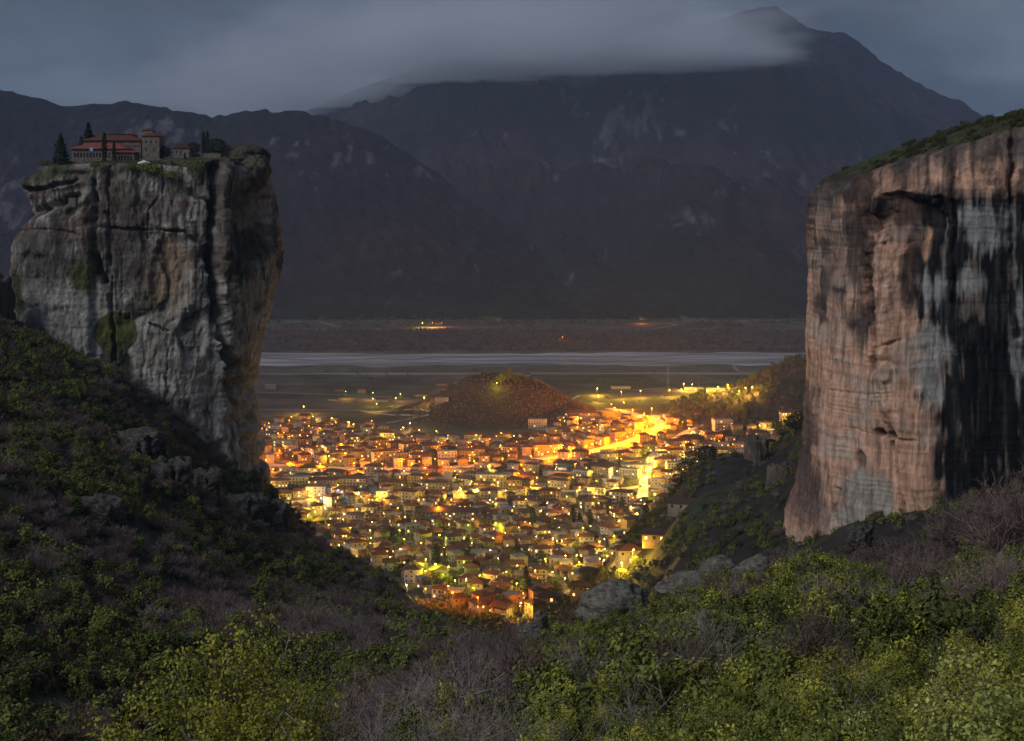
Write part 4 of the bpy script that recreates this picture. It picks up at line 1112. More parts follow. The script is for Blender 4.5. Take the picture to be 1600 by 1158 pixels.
def build_house(x, y, z, rz, s, rg, label, group, name='house', cat='house', single_windows=True, litp=0.10):
    r = empty(name, (x, y, z), rz)
    tag(r, label, cat, group)
    mb = MB(); H = walls_into(mb, s); mb.build('wall', M['w_' + s['wall']], r)
    mb = MB(); roof_into(mb, s, H); rf = mb.build('roof', M['flat_roof'] if s['kind'] == 'flat' else M['r_' + s['roof']], r)
    if s['ch'] and s['kind'] != 'flat':
        cx = rg.uniform(-0.25, 0.25) * s['w']
        mb = MB(); mb.box(cx - 0.35, cx + 0.35, 0.6, 1.3, H + 0.6, H + min(s['w'], s['d']) * 0.23 + 1.0); mb.box(cx - 0.45, cx + 0.45, 0.5, 1.4, H + min(s['w'], s['d']) * 0.23 + 1.003, H + min(s['w'], s['d']) * 0.23 + 1.15)
        mb.build('chimney', M['w_' + s['wall']], rf)
    if s['balc'] and s['st'] > 1:
        mb = MB(); balc_into(mb, s); mb.build('balcony', M['w_' + s['wall']], r)
    sl_ = win_slots(s, rg, True)
    if single_windows:
        for (fc, a, b, c_, k) in sl_:
            o = inst('window', PANE[(k, int(rg.random() < litp))], r, (a, b, c_), {'f': 0, 'l': -math.pi / 2, 'r': math.pi / 2}[fc])
    else:
        mb = MB()
        for (fc, a, b, c_, k) in sl_:
            w, h = (1.2, 1.35) if k == 's' else (1.3, 2.1); m_ = 1 if rg.random() < litp else 0
            if fc == 'f': mb.box(a - w / 2, a + w / 2, b - 0.06, b, c_ - h / 2, c_ + h / 2, m_)
            else:
                q = 0.06 if fc == 'r' else -0.06
                mb.box(min(a, a + q), max(a, a + q), b - w / 2, b + w / 2, c_ - h / 2, c_ + h / 2, m_)
        tag(mb.build('window_glazing', [M['glass_dark'], M['glass_lit']], r), kind='stuff')
    return r

def inpoly(x, y, poly):
    c = False; n = len(poly)
    for i in range(n):
        x1, y1 = poly[i]; x2, y2 = poly[(i + 1) % n]
        if (y1 > y) != (y2 > y) and x < (x2 - x1) * (y - y1) / (y2 - y1) + x1: c = not c
    return c
TOWN = [(405, 665), (470, 655), (560, 662), (640, 676), (720, 688), (800, 690), (860, 668), (880, 652), (960, 648), (1030, 650), (1120, 662), (1190, 668), (1256, 650), (1256, 690), (1215, 705), (1180, 720), (1125, 735), (1095, 755), (1050, 785), (1010, 810), (955, 850), (1000, 868), (1070, 868), (1085, 895), (1030, 925), (960, 960), (880, 975), (800, 970), (740, 965), (650, 915), (560, 872), (450, 815), (405, 785)]
def spx(pts, dmin=640): return [at(a, b, dmin)[:2] for a, b in pts]
ROADS = {
 'main_road': ([(950, 638), (985, 646), (1022, 656), (1034, 665), (1020, 677), (980, 691), (940, 702), (880, 713), (800, 724), (700, 731), (600, 734), (500, 731), (405, 726)], 15),
 'main_street': ([(1100, 664), (1074, 674), (1045, 692), (1020, 712), (1010, 735), (1006, 760), (1002, 785)], 10),
 'boulevard': ([(405, 793), (470, 783), (560, 776), (620, 772), (720, 771), (800, 768), (880, 768), (960, 766), (1006, 760)], 10),
 'lane': ([(590, 772), (580, 760), (570, 745), (560, 732)], 8),
 'lane_': ([(500, 782), (510, 800), (520, 815)], 6),
 'lane__': ([(880, 770), (905, 800), (935, 835), (950, 870), (960, 905)], 6),
 'lane___': ([(640, 845), (660, 875), (690, 895), (730, 905)], 6),
 'lane____': ([(690, 830), (760, 850), (815, 870), (870, 905), (900, 930)], 6),
}
road_pts = []
for nm, (pts, w) in ROADS.items():
    g = spx(pts)
    ribbon(nm.rstrip('_'), g, w, M['road_pale'] if w > 9 else M['street'] if w > 6 else M['asphalt'], 0.2)
    g = np.array(g); s = np.concatenate([[0], np.cumsum(np.hypot(*np.diff(g, axis=0).T))]); t = np.arange(0, s[-1], 6)
    for a, b in zip(np.interp(t, s, g[:, 0]), np.interp(t, s, g[:, 1])):
        road_pts.append((a, b, w / 2))
        if nm in ('main_road', 'main_street', 'boulevard'): road_pts.append((a, b - (20 if nm == 'main_road' else 11), w / 2))
road_pts = np.array(road_pts)
def road_clear(x, y, r): return np.min(np.hypot(road_pts[:, 0] - x, road_pts[:, 1] - y) - road_pts[:, 2]) > r

occupied = []       # (x, y, radius)
def free(x, y, r): return all((x - a) ** 2 + (y - b) ** 2 > (r + c_) ** 2 for a, b, c_ in occupied)

# --- buildings one can pick out
rg = random.Random(99)
def special(px, py, w, d, st, wall, roof, kind, balc, rz, label, cat='building', name='apartment_block', lit=0.15, near=False, grp=None, ch=False, dmin=640):
    x, y, z = at(px, py, dmin)
    y += d / 2
    s = dict(w=w, d=d, st=st, wall=wall, roof=roof, kind=kind, balc=balc, ch=ch)
    occupied.append((x, y, max(w, d) * 0.52 if w < 30 else d * 0.7))
    if w >= 30:
        for k in range(-2, 3): occupied.append((x + math.cos(rz) * w * k / 5.2, y + math.sin(rz) * w * k / 5.2, d * 0.65))
    return build_house(x, y, z, rz, s, rg, label, grp, name, cat, near or w < 26, lit)
special(433, 782, 24, 12, 2, 'cream', 'brown', 'hip', True, 0.05, 'low bright yellow lit block touching the grey pillar at the left end of the boulevard')
special(461, 766, 26, 11, 4, 'cream', 'brown', 'flat', True, 0.03, 'four storey floodlit block with long balconies near the grey pillar')
special(503, 766, 28, 11, 3, 'cream', 'dark red', 'hip', True, -0.02, 'floodlit three storey block in the middle of the boulevard row')
special(549, 763, 28, 11, 3, 'cream', 'brown', 'hip', True, -0.02, 'floodlit three storey block at the right end of the boulevard row')
special(610, 764, 22, 11, 2, 'beige', 'dark red', 'hip', True, 0.0, 'brown roofed block right of the brightest lamp on the boulevard')
special(680, 765, 26, 11, 2, 'cream', 'brown', 'hip', False, 0.0, 'long low cream block halfway along the boulevard')
special(768, 762, 30, 12, 4, 'cream', 'brown', 'flat', True, -0.06, 'bright hotel with rows of balconies and arches on the boulevard', 'hotel', 'hotel', 0.3)
special(700, 812, 52, 14, 2, 'cream', 'brown', 'hip', False, 0.03, 'very long cream school building with dark roof and strip windows', 'school', 'school')
special(758, 811, 22, 14, 2, 'cream', 'brown', 'hip', False, 0.75, 'angled end wing at the right of the long cream school building', 'school', 'school_wing')
special(908, 658, 42, 14, 3, 'pink', 'terracotta', 'hip', False, 0.02, 'large orange lit building with red roof beside the main road', 'building', 'public_building')
special(928, 868, 13, 10, 2, 'white', 'brown', 'hip', True, 0.1, 'white lit house with balcony right of the green lamps', 'house', 'house', 0.2, True)
special(980, 741, 40, 14, 3, 'cream', 'brown', 'flat', True, -0.05, 'yellow lit building with colonnade beside the bright main street', 'building', 'apartment_block')
special(940, 743, 34, 13, 3, 'ochre', 'brown', 'hip', True, -0.05, 'lit block with long balcony left of the bright main street', 'building', 'apartment_block')
special(1060, 737, 24, 12, 3, 'white', 'brown', 'flat', True, 0.1, 'white block right of the bright main street', 'building', 'apartment_block')
special(1052, 772, 24, 12, 2, 'pink', 'terracotta', 'flat', False, 0.1, 'red lit low building at the edge of the dark gorge slope', 'building', 'shop_building')
special(1130, 674, 22, 12, 4, 'white', 'dark red', 'flat', True, 0.15, 'white four storey block below the wooded hill')
special(1185, 690, 24, 12, 3, 'grey', 'dark red', 'hip', True, 0.1, 'grey block below the wooded hill near the tan pillar')
special(1150, 715, 30, 13, 2, 'cream', 'brown', 'flat', True, 0.05, 'yellow lit long block above the gorge ridge')
special(1238, 662, 26, 12, 4, 'cream', 'terracotta', 'hip', True, 0.1, 'bright cream block touching the tan pillar edge')
special(1080, 698, 30, 13, 3, 'pink', 'dark red', 'hip', True, 0.1, 'pink block right of the bright junction')
special(840, 672, 22, 11, 4, 'white', 'dark red', 'flat', True, -0.1, 'white block at the foot of the knoll')
special(740, 692, 22, 12, 3, 'beige', 'dark red', 'hip', True, 0.1, 'beige block under the left foot of the knoll')
special(440, 702, 26, 12, 3, 'cream', 'terracotta', 'flat', True, 0.0, 'orange lit block beside the grey pillar above the row of sodium lamps')
special(425, 682, 16, 12, 4, 'white', 'dark red', 'flat', True, 0.0, 'white tall block touching the grey pillar at the far side of town')
# lowest houses one can pick out
special(910, 936, 11, 8.5, 2, 'ochre', 'brown', 'hip', False, -0.2, 'small yellow lit house with hipped roof left of the big dark boulder', 'house', 'house', 0.3, True)
special(785, 955, 15, 10, 1, 'beige', 'dull purple', 'hip', False, 0.05, 'low open tavern with wide purplish hipped roof at the lowest edge of town', 'tavern', 'tavern', 0.7, True)
special(857, 950, 14, 9, 2, 'white', 'dull purple', 'hip', True, 0.0, 'white house with dull roof right of the low tavern', 'house', 'house', 0.15, True)
special(1030, 868, 14, 9, 1, 'ochre', 'brown', 'hip', True, -0.15, 'orange lit farmhouse alone on the gorge slope', 'house', 'house', 0.6, True)
special(1068, 888, 12, 8, 1, 'cream', 'brown', 'gable', False, -0.3, 'small cream house right of the orange farmhouse', 'house', 'house', 0.2, True)
special(985, 882, 12, 9, 2, 'cream', 'terracotta', 'hip', False, 0.1, 'cream house with red roof below the orange farmhouse', 'house', 'house', 0.2, True)
special(685, 905, 14, 10, 2, 'ochre', 'brown', 'hip', False, 0.05, 'yellow green lit house with brown roof at the foot of the left hill', 'house', 'house', 0.2, True)
special(610, 893, 11, 9, 2, 'cream', 'dark red', 'hip', False, 0.1, 'cream cottage half hidden behind the left hill', 'house', 'house', 0.1, True)

# church with domes
def church(px, py):
    x, y, z = at(px, py); y += 10
    r = empty('church', (x, y, z), -0.1)
    mb = MB(); mb.box(-13, 13, -9, 9, -2, 8); mb.box(-6, 6, -9.6, -9.003, -2, 11); mb.box(9, 14, -10, -5, -2, 15); mb.box(-15, -11, -10, -6, -2, 11); mb.build('wall', M['w_pink'], r)
    mb = MB(); mb.hip(-13, 13, -9, 9, 8.003, 3.5, 0.5, 0.2, 0); mb.build('roof', M['r_terracotta'], r)
    for (a, b, c_, q) in [(0, 0, 10.5, 3.6), (11.5, -7.5, 15, 2.4), (-13, -8, 11, 1.9), (-6, 4, 9.5, 2.0), (6, 4, 9.5, 2.0)]:
        mb = MB(); mb.cyl(a, b, c_, c_ + q * 0.9, q, q, 10); dr = mb.build('drum', M['w_pink'], r)
        mb = MB(); mb.dome(a, b, c_ + q * 0.9 + 0.003, q * 1.1, q * 0.9); mb.build('dome', M['r_terracotta'], dr)
    for k in range(5):
        inst('window', PANE[('d', 1)], r, (-9 + k * 3.6 if abs(-9 + k * 3.6) > 6 else -9 + k * 3.6, -9.0 if abs(-9 + k * 3.6) > 6 else -9.6, 3.5))
    tag(r, 'pink floodlit church with several domes in the orange part of town', 'church')
    occupied.append((x, y, 18))
church(520, 702)

# --- rows of houses
rows, farlist = [], []
D_, ri = 800.0, 0
cand = []
while D_ < 1890:
    step = 18.0 + (D_ - 800) * 0.006
    x = -0.19 * D_ - rg.uniform(0, 12)
    row = []
    while x < 0.22 * D_:
        y = D_ + 10 * math.sin(x / 90 + ri * 0.35) + 0.05 * x + rg.uniform(-5.5, 5.5)
        z = float(Hgt(x, y))
        px = 800 + x / y * FPX; py = HOR + (EYE - z) / y * FPX
        big = (690 < py < 790) and rg.random() < 0.42
        s = house_spec(rg, big)
        rad = s['w'] * 0.5
        gap = rg.uniform(3.5, 7)
        dens = 0.93 if py < 880 else 0.72
        if py < 700: dens = 0.55
        if inpoly(px, py, TOWN) and road_clear(x, y, s['d'] * 0.55) and free(x, y, min(rad, 6)) and rg.random() < dens and z < 56:
            rz = 0.75 * float(vn(x / 130, y / 130, 0, 55)) + (0.06 * x / 100) + rg.uniform(-0.16, 0.16) + (rg.choice([0, 0, 0, 1.35, -1.3]) if s['w'] < 15 else 0)
            row.append((x, y, z, rz, s, px, py))
            x += rad + gap + rg.uniform(4.5, 7.5)
        else:
            x += 7
    if row:
        rows.append(row)
        ri += 1
    D_ += step
NSING = 275 - 0
count = 0
far_mb = {k: MB() for k in ['walls']}
fmats = ['w_cream', 'w_white', 'w_grey', 'w_ochre', 'w_pink', 'w_beige'] + ['r_' + k for k in ROOFS] + ['flat_roof', 'glass_dark', 'glass_lit']
fidx = {k: i for i, k in enumerate(fmats)}
FV, FF, FM = [], [], []
gaps = []
houses_at = []
STW = {1: 'single storey', 2: 'two storey', 3: 'three storey', 4: 'four storey'}
for rk, row in enumerate(rows):
    for k, (x, y, z, rz, s, px, py) in enumerate(row):
        occupied.append((x, y, max(s['w'], s['d']) * 0.5)); houses_at.append((x, y, rk, k))
        if k + 1 < len(row) and row[k + 1][0] - x < 34: gaps.append(((x + row[k + 1][0]) / 2 + rg.uniform(-1, 1), (y + row[k + 1][1]) / 2 - s['d'] * 0.5 - rg.uniform(2.5, 5), rk, k))
        if count < NSING:
            rt = 'flat roof' if s['kind'] == 'flat' else '%s %s roof' % (s['roof'], 'hipped' if s['kind'] == 'hip' else 'gabled')
            lab = '%s %s house, %s, %s from left in %s row up' % (STW[s['st']], s['wall'], rt, ordn(k), ordn(rk))
            build_house(x, y, z, rz, s, rg, lab, 'houses of the town in the valley', single_windows=(count < 110), litp=0.14)
            count += 1
        else:
            mb = MB()
            H = walls_into(mb, s, fidx['w_' + s['wall']])
            roof_into(mb, s, H, fidx['flat_roof'] if s['kind'] == 'flat' else fidx['r_' + s['roof']])
            if s['balc'] and s['st'] > 1: balc_into(mb, s, fidx['w_' + s['wall']])
            for (fc, a, b, c_, kk) in win_slots(s, rg, False):
                mb.box(a - 0.6, a + 0.6, b - 0.06, b, c_ - 0.7, c_ + 0.7, fidx['glass_lit'] if rg.random() < 0.13 else fidx['glass_dark'])
            co, si = math.cos(rz), math.sin(rz); o_ = len(FV)
            FV += [(x + a * co - b * si, y + a * si + b * co, z + c_) for a, b, c_ in mb.v]
            FF += [tuple(q + o_ for q in f) for f in mb.f]; FM += mb.m
far = mk('distant_houses', np.array(FV), FF, [M[k] for k in fmats], FM)
tag(far, 'densely packed tiled roof houses filling the far side of the town', 'houses', kind='stuff')

# farm buildings on the plain and across the river
def farm(px, py, w, d, st, wall, roof, kind, label, rz=0.0, dmin=640, cat='house', name='farmhouse', lit=0.0):
    return special(px, py, w, d, st, wall, roof, kind, False, rz, label, cat, name, lit, False, None, False, dmin)
farm(422, 609, 17, 10, 2, 'grey', 'brown', 'flat', 'unfinished concrete frame house alone in the fields beside the grey pillar')
farm(565, 615, 12, 9, 2, 'pink', 'dark red', 'hip', 'small pink farmhouse in the dark fields left of the knoll')
farm(530, 612, 14, 8, 1, 'grey', 'brown', 'gable', 'low grey barn beside a yellow lamp in the fields')
farm(520, 627, 14, 9, 1, 'white', 'brown', 'gable', 'pale low shed below the field track')
farm(597, 628, 16, 9, 1, 'white', 'brown', 'gable', 'pale shed beside a cluster of yellow lamps in the fields')
farm(657, 620, 18, 9, 1, 'white', 'brown', 'gable', 'white barn left of the knoll')
farm(690, 630, 18, 11, 2, 'grey', 'brown', 'flat', 'grey two storey house at the left foot of the knoll')
farm(742, 606, 16, 11, 2, 'white', 'terracotta', 'gable', 'white house behind the knoll top trees', 0, 2010)
farm(690, 603, 18, 9, 1, 'grey', 'dark red', 'gable', 'long shed beside the orange lamps behind the knoll', 0, 2010)
farm(675, 507, 46, 20, 1, 'white', 'brown', 'gable', 'warehouse with lit front beyond the river, at the foot of the mountain', 0, 2900, 'warehouse', 'warehouse', 0.0)
farm(771, 500, 40, 18, 1, 'white', 'brown', 'gable', 'pale unlit warehouse beyond the river right of the lit warehouse', 0, 2900, 'warehouse', 'warehouse')
farm(545, 496, 34, 14, 1, 'white', 'brown', 'gable', 'small pale warehouse beyond the river left of the lit warehouse', 0, 2900, 'warehouse', 'warehouse')
farm(1003, 500, 14, 10, 1, 'cream', 'brown', 'gable', 'lone farmhouse with an orange lamp beyond the river', 0, 2900)
farm(1130, 611, 44, 14, 1, 'white', 'brown', 'flat', 'long floodlit white hall at the sports ground', -0.1, 640, 'hall', 'sports_hall')
farm(1085, 610, 30, 12, 1, 'cream', 'brown', 'flat', 'low cream hall in the middle of the floodlit sports ground', 0, 640, 'hall', 'sports_hall')
farm(970, 608, 30, 10, 1, 'cream', 'brown', 'flat', 'low lit stand at the left end of the sports ground', 0, 640, 'hall', 'sports_hall')
farm(823, 588, 12, 9, 1, 'grey', 'brown', 'gable', 'small dark chapel on the plain behind the knoll')

# ------------------------------------------------------------------ street lamps
LC = {'y': (1.0, 0.56, 0.055), 'o': (1.0, 0.25, 0.002), 'g': (0.75, 0.80, 0.03), 'w': (1.0, 0.70, 0.32), 'b': (0.05, 0.2, 1.0)}
LN = {'y': 'bulb_yellow', 'o': 'bulb_orange', 'g': 'bulb_green', 'w': 'bulb_white', 'b': 'bulb_blue'}
LW = {'y': 'yellow', 'o': 'orange sodium', 'g': 'greenish yellow', 'w': 'warm white', 'b': 'blue'}
def lamp_meshes():
    mb = MB(); mb.cyl(0, 0, 0, 7.6, 0.10, 0.07, 6); mb.tube((0, 0, 7.5), (0, -0.9, 8.1), 0.06, 0.05, 5)
    o = mb.build('pole', M['metal'], link=False); pole = o.data; bpy.data.objects.remove(o)
    mb = MB(); mb.box(-0.3, 0.3, -1.5, -0.8, 8.06, 8.22)
    o = mb.build('lantern_cap', M['metal'], link=False); cap = o.data; bpy.data.objects.remove(o)
    gl = {}
    for k in LN:
        mb = MB(); mb.dome(0, -1.15, 7.9, 0.28, 0.15, 8, 3); mb.cyl(0, -1.15, 7.72, 7.897, 0.12, 0.28, 8)
        o = mb.build('lamp_glass', M[LN[k]], link=False); gl[k] = o.data; bpy.data.objects.remove(o)
    return pole, cap, gl
POLE, CAP, GLS = lamp_meshes()
LIGHTD = {}
PW = 6800.0
def lamp(x, y, z, c_, k, label, group, rz=None, radius=0.55, hs=1.1):
    radius = 0.55 + 0.045 * k
    k = k * 1.25
    r = empty('street_lamp', (x, y, z), rg.uniform(-0.5, 0.5) if rz is None else rz)
    tag(r, label, 'street lamp', group)
    r.scale = (1, 1, hs)
    inst('pole', POLE, r); inst('lantern_cap', CAP, r); inst('lamp_glass', GLS[c_], r)
    key = (c_, round(k, 2), radius)
    if key not in LIGHTD:
        l = bpy.data.lights.new('lamp_light', 'POINT'); l.energy = PW * k; l.color = LC[c_]; l.shadow_soft_size = radius
        LIGHTD[key] = l
    o = bpy.data.objects.new('lamp_light', LIGHTD[key]); o.location = (0, -1.15, 7.6); COL.objects.link(o); o.parent = r
    return r
def lamp_px(px, py, c_, k, label, group=None, dmin=640, radius=0.55):
    x, y, z = at(px, py, dmin)
    x, y, z = at(px, py + 12 * FPX / y, dmin)
    return lamp(x, y, z, c_, k, label, group, radius=radius, hs=1.35)
BIG = [
 (474, 634, 'y', 9, 'brilliant yellow lamp alone in the dark fields beside the grey pillar'),
 (933, 606, 'y', 16, 'the most brilliant yellow lamp, at the left end of the sports ground'),
 (1018, 637, 'y', 12, 'brilliant yellow lamp above the junction at the top of the main road'),
 (597, 768, 'y', 5, 'bright lamp where the lane meets the boulevard, beside the brown roofed block'),
 (509, 792, 'y', 3.0, 'yellow lamp on the lane below the boulevard row'),
 (492, 798, 'g', 2.5, 'yellow green floodlight on the small block below the boulevard row'),
 (528, 764, 'b', 3.0, 'blue shop light on the boulevard'),
 (636, 912, 'w', 2.0, 'white star lamp on the edge of the left hill'),
 (681, 880, 'g', 5, 'greenish yellow floodlight beside the tall dark cypress'),
 (665, 872, 'g', 3, 'greenish yellow floodlight left of the tall dark cypress'),
 (700, 884, 'g', 3, 'greenish yellow floodlight right of the tall dark cypress'),
 (627, 856, 'y', 2.5, 'yellow lamp between houses above the left hill'),
 (579, 839, 'y', 2.5, 'yellow lamp between white houses, above the toe of the left hill'),
 (530, 850, 'y', 2.5, 'lamp at the hill edge beside the curved balcony block'),
 (960, 836, 'g', 2.5, 'green floodlight on a bush beside the gorge slope'),
 (864, 840, 'y', 3, 'left lamp of the bright pair below the dark cypress group'),
 (877, 843, 'y', 2, 'right lamp of the bright pair below the dark cypress group'),
 (937, 845, 'y', 3, 'lamp on the lane below the green floodlight'),
 (853, 872, 'y', 3.5, 'star shaped yellow lamp in the dark gardens of the lower town'),
 (906, 878, 'y', 2.5, 'yellow lamp on the lane left of the white lit house'),
 (900, 866, 'y', 1.5, 'small lamp above the lane left of the white lit house'),
 (836, 890, 'y', 1.5, 'small lamp right of the big dark fir'),
 (942, 880, 'y', 1.5, 'small lamp below the white lit house'),
 (972, 889, 'y', 3, 'lamp beside the cream house with the red roof'),
 (988, 897, 'y', 3, 'bright lamp in front of the cream house with the red roof'),
 (923, 933, 'y', 3, 'bright lamp beside the small yellow lit house'),
 (937, 923, 'y', 1.5, 'small lamp behind the small yellow lit house'),
 (665, 918, 'o', 1.5, 'orange lamp on the terrace below the left hill'),
 (700, 914, 'o', 2.5, 'left orange lamp of the tavern terrace'),
 (707, 924, 'o', 2.0, 'right orange lamp of the tavern terrace'),
 (728, 903, 'y', 2.0, 'yellow lamp beside the small brown roof above the tavern terrace'),
 (747, 932, 'o', 1.5, 'orange lamp on the square above the low tavern'),
 (813, 940, 'y', 2.0, 'yellow lamp between the low tavern and the white house'),
 (985, 790, 'y', 1.2, 'lower lamp of the group on the gorge lane, left one'),
 (995, 800, 'y', 1.2, 'lower lamp of the group on the gorge lane, right one'),
 (1000, 780, 'y', 1.2, 'upper lamp of the group on the gorge lane'),
 (968, 812, 'y', 2.0, 'lamp at the bend of the gorge lane'),
 (960, 805, 'y', 1.5, 'lamp just before the bend of the gorge lane'),
 (911, 823, 'y', 2.0, 'lamp below the row of dark cypresses'),
 (880, 792, 'o', 1.5, 'small orange lamp left of the row of dark cypresses'),
 (1022, 770, 'g', 1.5, 'greenish lamp beside the red lit low building'),
 (1050, 768, 'o', 1.2, 'orange floodlight on the red lit low building'),
 (1196, 663, 'y', 3.5, 'star shaped lamp in front of the wooded hill near the tan pillar'),
 (1182, 680, 'y', 3, 'yellow lamp among trees left of the tan pillar'),
 (1125, 710, 'y', 3, 'yellow lamp above the gorge ridge'),
 (1076, 668, 'y', 4, 'star shaped lamp at the far end of the main street'),
 (1238, 652, 'y', 4, 'lamp on the bright cream block touching the tan pillar'),
 (630, 667, 'y', 3, 'yellow lamp at the bend of the lit track, left foot of the knoll'),
 (640, 660, 'w', 3, 'upper lamp of the lit track at the left foot of the knoll'),
 (776, 600, 'g', 2.5, 'green floodlight beside the trees on top of the knoll'),
 (713, 597, 'o', 5, 'brightest orange lamp behind the knoll'),
 (703, 604, 'o', 2.5, 'middle orange lamp behind the knoll'),
 (696, 609, 'o', 2, 'lowest orange lamp behind the knoll'),
 (540, 611, 'y', 2.5, 'yellow lamp beside the low grey barn in the fields'),
 (583, 613, 'y', 2.5, 'yellow lamp right of the pink farmhouse in the fields'),
 (583, 622, 'y', 1.5, 'upper lamp of the field cluster'),
 (589, 630, 'y', 2.5, 'lower lamp of the field cluster'),
 (619, 621, 'y', 2.5, 'left lamp of the pair in the fields'),
 (626, 615, 'y', 1.5, 'right lamp of the pair in the fields'),
 (663, 622, 'y', 2.5, 'yellow lamp beside the white barn left of the knoll'),
 (519, 652, 'y', 2, 'yellow lamp above the church in the far edge of town'),
 (545, 658, 'y', 1.5, 'small lamp right of the church roofs at the far edge of town'),
 (581, 657, 'y', 1, 'small lamp at the far edge of town left of the lit track'),
 (660, 504, 'y', 9, 'left floodlight of the lit warehouse beyond the river'),
 (676, 504, 'y', 9, 'middle floodlight of the lit warehouse beyond the river'),
 (690, 504, 'o', 6, 'right floodlight of the lit warehouse beyond the river'),
 (1002, 498, 'o', 7, 'lone orange lamp beyond the river'),
 (879, 526, 'o', 2.5, 'faint orange lamp in the woodland beyond the river'),
 (533, 693, 'o', 4, 'orange floodlight in front of the domed church'),
 (505, 697, 'y', 2.5, 'yellow floodlight at the left of the domed church'),
 (588, 697, 'o', 5, 'orange floodlight right of the domed church'),
 (490, 697, 'o', 3, 'orange lamp left of the domed church'),
 (437, 703, 'o', 4, 'orange lamp on the block beside the grey pillar'),
 (768, 764, 'y', 5, 'floodlight in front of the bright balcony hotel'),
 (790, 765, 'y', 3, 'floodlight at the right end of the bright balcony hotel'),
 (716, 765, 'y', 3.5, 'red tinged lamp left of the bright balcony hotel'),
 (775, 815, 'g', 2.5, 'greenish lamp at the angled end of the long school'),
 (685, 790, 'o', 2.5, 'orange lamp above the long school building'),
 (775, 786, 'y', 2, 'yellow lamp above the angled end of the long school'),
 (436, 782, 'y', 4, 'floodlight on the low block touching the grey pillar'),
 (900, 655, 'o', 4, 'orange floodlight in front of the large red roofed building'),
 (925, 655, 'o', 4, 'second orange floodlight in front of the large red roofed building'),
]
for (a, b, c_, k, l) in BIG:
    lamp_px(a, b, c_, k, l, None, 2750 if b < 530 else 2010 if 'behind the knoll' in l else 640, 0.95 if k >= 8 and b > 530 else 0.6)
def lamp_row(pts, c_, k, what, group):
    for i, (a, b) in enumerate(pts):
        lamp_px(a, b, c_ if isinstance(c_, str) else c_[i % len(c_)], k if not hasattr(k, '__len__') else k[i % len(k)],
                '%s street lamp, %s from left %s' % (LW[c_ if isinstance(c_, str) else c_[i % len(c_)]], ordn(i), what), group)
lamp_row([(416, 717), (453, 722), (500, 723), (553, 722), (597, 723), (644, 722), (692, 721), (741, 719), (785, 715)], 'o', 13, 'in the orange row across the far town', 'sodium lamps along the main road')
lamp_row([(830, 712), (848, 708), (866, 704), (890, 698), (916, 695), (938, 691), (963, 686), (980, 681), (990, 676), (1004, 672)], 'o', [10, 12, 16, 20, 26, 28, 32, 36], 'on the lit bend of the main road', 'sodium lamps along the main road')
lamp_row([(955, 631), (960, 636), (975, 628), (988, 639), (1007, 645), (1014, 650), (1017, 657), (1011, 664), (1024, 668)], 'o', [9, 9, 12, 18, 24, 32, 44, 50, 36], 'at the top end of the main road', 'sodium lamps along the main road')
lamp_row([(1004, 756), (1011, 742), (1014, 730), (1018, 716), (1030, 703), (1042, 694), (1056, 688), (1074, 680)], 'y', [8, 11, 16, 18, 10, 8, 8, 9], 'along the bright main street', 'lamps along the main street')
lamp_row([(445, 776), (485, 773), (520, 771), (560, 768), (640, 764), (720, 763), (745, 763), (830, 760), (905, 760), (960, 757)], 'y', [12, 11, 9, 12, 6, 6, 8, 6, 6, 9], 'along the boulevard', 'lamps along the boulevard')
lamp_row([(935, 617), (971, 611), (1001, 610), (1046, 608), (1065, 607), (1068, 599), (1081, 600), (1087, 608), (1104, 610), (1122, 605), (1137, 602), (1155, 610), (1165, 606), (1175, 605)], 'y', [6, 6, 9, 9, 8, 9, 9, 8, 7, 14, 12, 8, 6, 7], 'at the sports ground', 'lamps at the sports ground')
lamp_row([(435, 676), (452, 681), (468, 678), (420, 693), (538, 707), (552, 678), (558, 683), (566, 712), (600, 679), (655, 671), (682, 673), (744, 679), (783, 676)], 'y', [1.6], 'at the far edge of the town', 'lamps at the far edge of the town')
# lane lamps between the rows of houses
rg.shuffle(gaps)
used, cnt = [], {}
lane = []
for (x, y, rk, k) in gaps:
    z = float(Hgt(x, y)); px = 800 + x / y * FPX; py = HOR + (EYE - z) / y * FPX
    sep = 23 if py > 700 else 27
    if all(math.hypot(x - a, (y - b)) > sep for a, b in used):
        used.append((x, y)); lane.append((rk, x, y, z, px, py))
    if len(lane) >= 235: break
lane.sort()
for (rk, x, y, z, px, py) in lane:
    i = cnt.get(rk, 0); cnt[rk] = i + 1
    if py < 745 and px < 900: c_ = rg.choice('ooooy'); 
    elif py < 735: c_ = rg.choice('oooyy')
    elif 620 < px < 760 and py > 840: c_ = rg.choice('gyy')
    else: c_ = rg.choice('yyyyyyow')
    k = rg.choice([0.35, 0.5, 0.8, 1.2]) * (1.45 if py < 800 else 1.0)
    lamp(x, y, z, c_, k, '%s lane lamp, %s from left before the %s row of houses' % (LW[c_], ordn(i), ordn(rk)), 'lamps in the lanes of the town', radius=0.5)

# light masts of the sports ground
for i, (a, b) in enumerate([(1044, 575), (1092, 583)]):
    x, y, z = at(a, 612); top = EYE - (b - HOR) / FPX * y
    mb = MB(); mb.cyl(x, y, z, top, 0.3, 0.15, 6); mb.box(x - 1.2, x + 1.2, y - 0.2, y + 0.2, top, top + 0.8)
    tag(mb.build('light_mast', M['metal']), ['tall unlit mast at the sports ground, the left and higher one', 'tall unlit mast at the sports ground, the right and lower one'][i], 'mast', 'masts at the sports ground')

